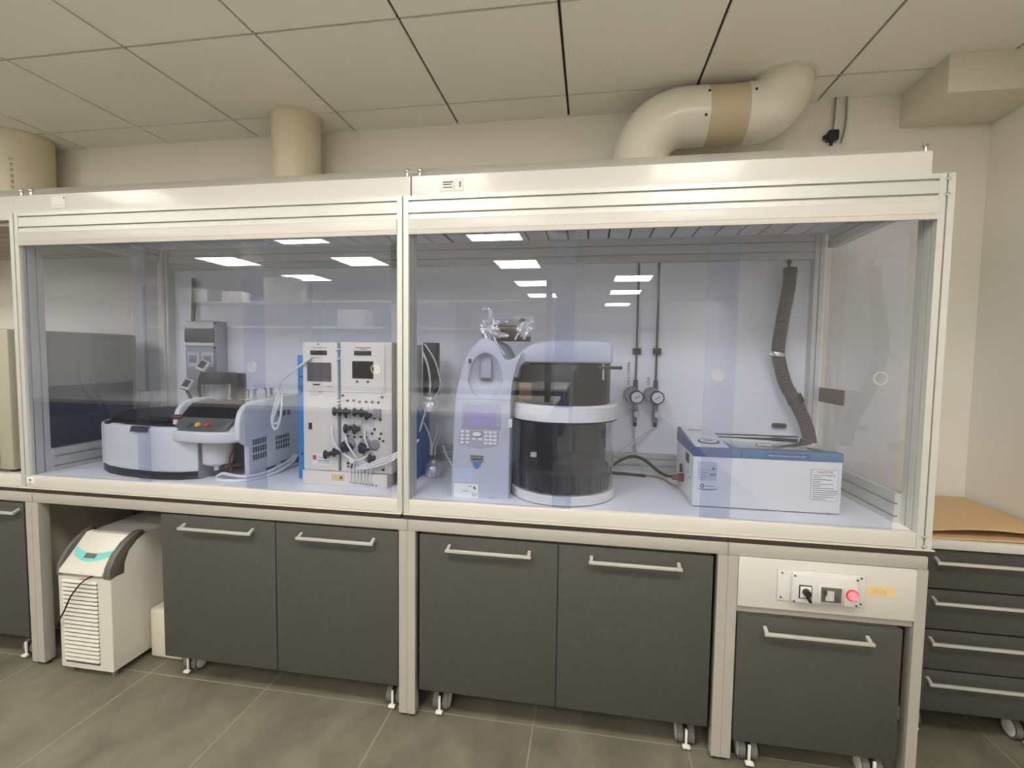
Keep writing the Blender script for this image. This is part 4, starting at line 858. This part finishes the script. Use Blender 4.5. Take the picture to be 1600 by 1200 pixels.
# ------------------------------------------------------------------ regulators on the back wall
def regulator(x, lab):
    r = thing('gas_regulator', lab, 'gas regulator', (x, .79, 1.2), 'gas regulators on the back panel')
    MB().tube([(x-.004, .785, 2.098), (x-.004, .785, 1.45)], .0055, sub=1).build('supply_pipe', 'dgrey', r)
    MB().box(x-.025, .772, 1.602, x+.019, .7965, 1.636, .003).build('pipe_clip', 'charcoal', r)
    MB().cyl((x-.004, .785, 1.40), (x-.004, .785, 1.46), .012, n=14).build('inlet_nut', 'dgrey', r)
    MB().cyl((x-.026, .796, 1.38), (x-.026, .72, 1.38), .044, .040, n=32).build('regulator_body', 'mgrey', r)
    MB().cyl((x-.004, .73, 1.372), (x-.004, .692, 1.372), .036, n=32).build('gauge_case', 'charcoal', r)
    g = MB().cyl((x-.004, .6925, 1.372), (x-.004, .6905, 1.372), .029, n=32).build('gauge_dial', 'gaugeface', r)
    MB().box(x-.018, .6885, 1.370, x+.012, .6903, 1.3735, rot=Matrix.Rotation(-.6, 3, 'Y')).build('needle', 'ink', g)
    MB().box(x-.016, .745, 1.23, x+.006, .79, 1.345, .004).build('outlet_block', 'mgrey', r)
    MB().cyl((x+.002, .76, 1.278), (x+.002, .715, 1.278), .017, n=22).build('shutoff_knob', 'lgrey', r)
    MB().cyl((x-.004, .77, 1.232), (x-.004, .77, 1.205), .010, n=14).build('outlet_nut', 'charcoal', r)
    t = text('pipe_label', 'ARIA COMPR' if x < 1.2 else 'ARIA', .022, (x-.035, .7955, 1.43), 'ink', r, ax=(0, 0, 1), az=(-1, 0, 0))
regulator(1.155, 'gas regulator with dial gauge nearer the clear carousel')
regulator(1.262, 'gas regulator with dial gauge nearer the blue-topped water bath')
tag(MB().tube([(1.151, .77, 1.207), (1.152, .765, 1.12), (1.17, .75, 1.03), (1.205, .72, .975)], .0045).build('tubing', 'tubeclear'), 'clear tube dropping straight down from the regulator nearer the carousel', 'tube')
tag(MB().tube([(1.258, .77, 1.207), (1.20, .74, 1.165), (1.10, .66, 1.11), (1.00, .56, 1.07)], .0045).build('tubing', 'tubeclear'), 'clear tube slanting from the water-bath-side regulator to the carousel', 'tube')
tag(MB().tube([(1.0, .60, .98), (1.05, .66, 1.02), (1.13, .69, 1.052), (1.20, .69, 1.035), (1.30, .66, .968), (1.42, .60, .966), (1.46, .58, .966)], .008).build('power_cord', 'rubber'), 'black cord arching over the bench behind the clear carousel', 'cord')
tag(MB().tube([(1.0, .62, .975), (1.10, .64, .967), (1.20, .62, .966)], [.008]*13).build('cord_bundle', 'rubber'), 'black cord lying flat on the bench behind the clear carousel', 'cord')
tag(MB().tube([(1.17, .66, .964), (1.27, .60, .966), (1.305, .50, .966), (1.318, .42, .975)], .005).build('signal_cable', 'orange'), 'orange-brown cable running along the bench to the water bath', 'cable')
tag(MB().box(1.866, .772, 1.222, 1.928, .7965, 1.246, .004).cyl((1.862, .785, 1.234), (1.932, .785, 1.234), .008, n=10).build('pipe_bracket', 'charcoal'), 'small black bracket on the back panel above the water bath lid', 'bracket')

# ------------------------------------------------------------------ corrugated hose
h = thing('exhaust_hose', 'dark brown corrugated hose hanging from the rail to behind the water bath', 'hose', (1.9, .72, 1.2))
path = [(1.898, .74, 2.03), (1.893, .735, 1.95), (1.868, .725, 1.79), (1.852, .72, 1.65), (1.858, .72, 1.58), (1.893, .72, 1.46), (1.94, .71, 1.37), (1.99, .70, 1.26), (2.01, .68, 1.16)]
MB().tube(path, .031, n=20, sub=14, ribs=.045).build('corrugated_tube', 'hose', h, 0)
MB().lathe([(.0, 2.028), (.033, 2.028), (.033, 2.052), (0, 2.06)], (1.899, .74, 0), 24).build('end_plug', 'black', h)
MB().cyl((1.9, .76, 2.05), (1.9, .765, 2.12), .006, n=10).ball((1.9, .76, 2.085), .013, 2).build('hanger', 'dgrey', h)
MB().cyl((1.849, .72, 1.60), (1.852, .72, 1.62), .0345, n=24).box(1.80, .688, 1.602, 1.83, .70, 1.615, .002).build('hose_clip', 'chrome', h)
MB().cyl((1.93, .712, 1.40), (1.948, .71, 1.36), .038, n=20).build('joint_sleeve', 'black', h)
wpl = MB().box(2.062, .50, 1.372, 2.07, .745, 1.445, .003); tag(wpl.build('sign_plate', 'brownpanel'), 'plain brown plate on the clear side sheet next to the hose', 'plate')

# ------------------------------------------------------------------ water bath
wb = thing('water_bath', 'white shaking water bath with blue top band and clear lid', 'water bath', (1.62, .35, ZF))
BX0, BX1, BY0, BY1 = 1.336, 1.907, .15, .53
for (x, y) in ((1.37, .18), (1.87, .18), (1.37, .49), (1.87, .49)): MB().cyl((x, y, ZF), (x, y, ZF+.006), .015, n=16).build('foot', 'black', wb)
MB().box(BX0, BY0, ZF+.005, BX1, BY1, 1.176, .005).build('tank', 'offwhite', wb)
MB().prism([(BX0-.002, BY0-.002, 1.1765), (BX0-.002, BY1, 1.1765), (BX0-.002, BY1, 1.245), (BX0-.002, BY0-.002, 1.213)], (.15, 0, 0), bev=.003).build('control_band', 'bathblue', wb)
ct = MB().prism([(BX0+.008, BY0+.010, 1.2145), (BX0+.008, BY1-.006, 1.2452), (BX0+.008, BY1-.006, 1.249), (BX0+.008, BY0+.010, 1.2185)], (.132, 0, 0)).build('control_panel', 'offwhite', wb, 0)
tl_ = Vector((0, BY1-BY0-.016, .031)).normalized()
m = MB(); cc = Vector((BX0+.078, BY0+.085, 1.2265)); oval = lambda rx, ry, hh: [cc+Vector((rx*math.cos(t), 0, hh))+tl_*(ry*math.sin(t)) for t in [2*PI*i/32 for i in range(32)]]
MB().prism(oval(.045, .040, -.001), (0, 0, .003)).build('dial_ring', 'charcoal', ct)
MB().prism(oval(.036, .031, .001), (0, 0, .0025)).build('dial_face', 'label', ct)
MB().box(cc.x-.02, cc.y-.004, 1.2305, cc.x+.018, cc.y+.004, 1.2325).build('dial_mark', 'ink', ct, 0)
MB().box(BX0+.03, BY1-.10, 1.2440, BX0+.09, BY1-.092, 1.2465).build('panel_print', 'mgrey', ct, 0)
MB().box(BX0+.148, BY0-.002, 1.1765, BX1+.002, BY0+.05, 1.211, .003).box(BX0+.148, BY1-.05, 1.1765, BX1+.002, BY1, 1.211, .003).box(BX1-.06, BY0+.05, 1.1765, BX1+.002, BY1-.05, 1.211, .003).box(BX0+.148, BY0+.05, 1.1765, BX0+.19, BY1-.05, 1.211, .003).build('top_band', 'bathteal', wb)
MB().box(BX0+.186, BY0-.0028, 1.178, BX0+.189, BY0-.0018, 1.209).build('band_seam', 'ink', wb, 0)
MB().box(BX0+.192, BY0+.052, 1.178, BX1-.062, BY1-.052, 1.186).build('basin', 'steel', wb, 0)
lidp = MB().box(BX0+.16, BY0+.02, 1.2125, BX1-.02, BY1-.02, 1.2165, .001).build('clear_lid', 'jar', wb)
MB().box(1.60, BY0+.055, 1.217, 1.66, BY0+.075, 1.232, .004).build('lid_knob', 'chrome', lidp)
MB().box(BX0+.17, BY1-.035, 1.217, BX1-.03, BY1-.022, 1.223, .002).build('lid_hinge', 'charcoal', lidp)
st = MB().box(1.623, BY0-.0030, 1.182, 1.785, BY0-.0021, 1.204).build('warning_strip', 'bathblue', wb, 0)
text('strip_text', 'Make sure the water amount not to spill', .0085, (1.627, BY0-.0032, 1.190), 'label', st)
tw = MB().box(1.792, BY0-.0012, 1.017, 1.893, BY0+.0005, 1.144, mi=1).box(1.7935, BY0-.0018, 1.0185, 1.8915, BY0-.001, 1.1425, mi=0).build('caution_label', ['label', 'mgrey'], wb, 0)
text('caution_title', 'CAUTION', .013, (1.8425, BY0-.002, 1.129), 'ink_red', tw, align='CENTER')
m = MB()
for k, L_ in enumerate((.082, .03, .07, .028, .075, .03, .078, .09, .092, .088, .082, .05)): m.box(1.799, BY0-.0024, 1.1195-.0088*k, 1.799+L_, BY0-.0016, 1.1215-.0088*k)
m.build('caution_lines', 'ink', tw, 0)
lb = MB().box(1.355, BY0-.0012, 1.075, 1.43, BY0+.0005, 1.155).build('inventory_label', 'label_grey', wb, 0)
text('label_number', '807', .017, (1.403, BY0-.0014, 1.095), 'ink', lb)
m = MB().prism([(1.413, BY0-.002, 1.124), (1.424, BY0-.002, 1.122), (1.4145, BY0-.002, 1.134)], (0, .001, 0))
for k, (a, b2) in enumerate(((1.36, 1.39), (1.365, 1.395), (1.365, 1.392), (1.37, 1.382))): m.box(a, BY0-.002, 1.108-.010*k, b2, BY0-.001, 1.1095-.010*k)
m.box(1.357, BY0-.002, 1.1195, 1.428, BY0-.001, 1.1205); m.build('label_print', 'ink', lb, 0)
lg = MB().lathe([(.0085, 0), (.0085, -.001), (.0045, -.001), (.0045, 0), (.0085, 0)], (1.374, BY0-.0004, 1.052), 24, axis='y')
lg.prism([(1.372+.042*math.cos(t)/1.0+.022, BY0-.0014, 1.044+.009*math.sin(t)) for t in [PI+PI*i/10 for i in range(11)]]+[(1.394+.042*math.cos(t), BY0-.0014, 1.044+.0055*math.sin(t)) for t in [2*PI-PI*i/10 for i in range(11)]], (0, .001, 0)).build('logo', 'ink_blue', wb, 0)
text('logo_text', 'Labsystem', .0095, (1.386, BY0-.0007, 1.049), 'mgrey', wb)
MB().box(BX0-.002, .235, 1.125, BX0+.001, .30, 1.165, .0005).build('side_switch', 'charcoal', wb, 0)
MB().cyl((BX0, .345, 1.035), (BX0-.022, .345, 1.035), .02, n=20).cyl((BX0-.02, .345, 1.035), (BX0-.05, .345, 1.035), .013, n=16).build('drain_tap', 'brownred', wb)
MB().box(BX0-.014, .36, 1.055, BX0-.003, .375, 1.095, .003).build('tap_lever', 'charcoal', wb)
for (y, z) in ((.25, 1.085), (.21, 1.07)): MB().cyl((BX0, y, z), (BX0-.003, y, z), .005, n=10).build('side_screw', 'mgrey', wb)
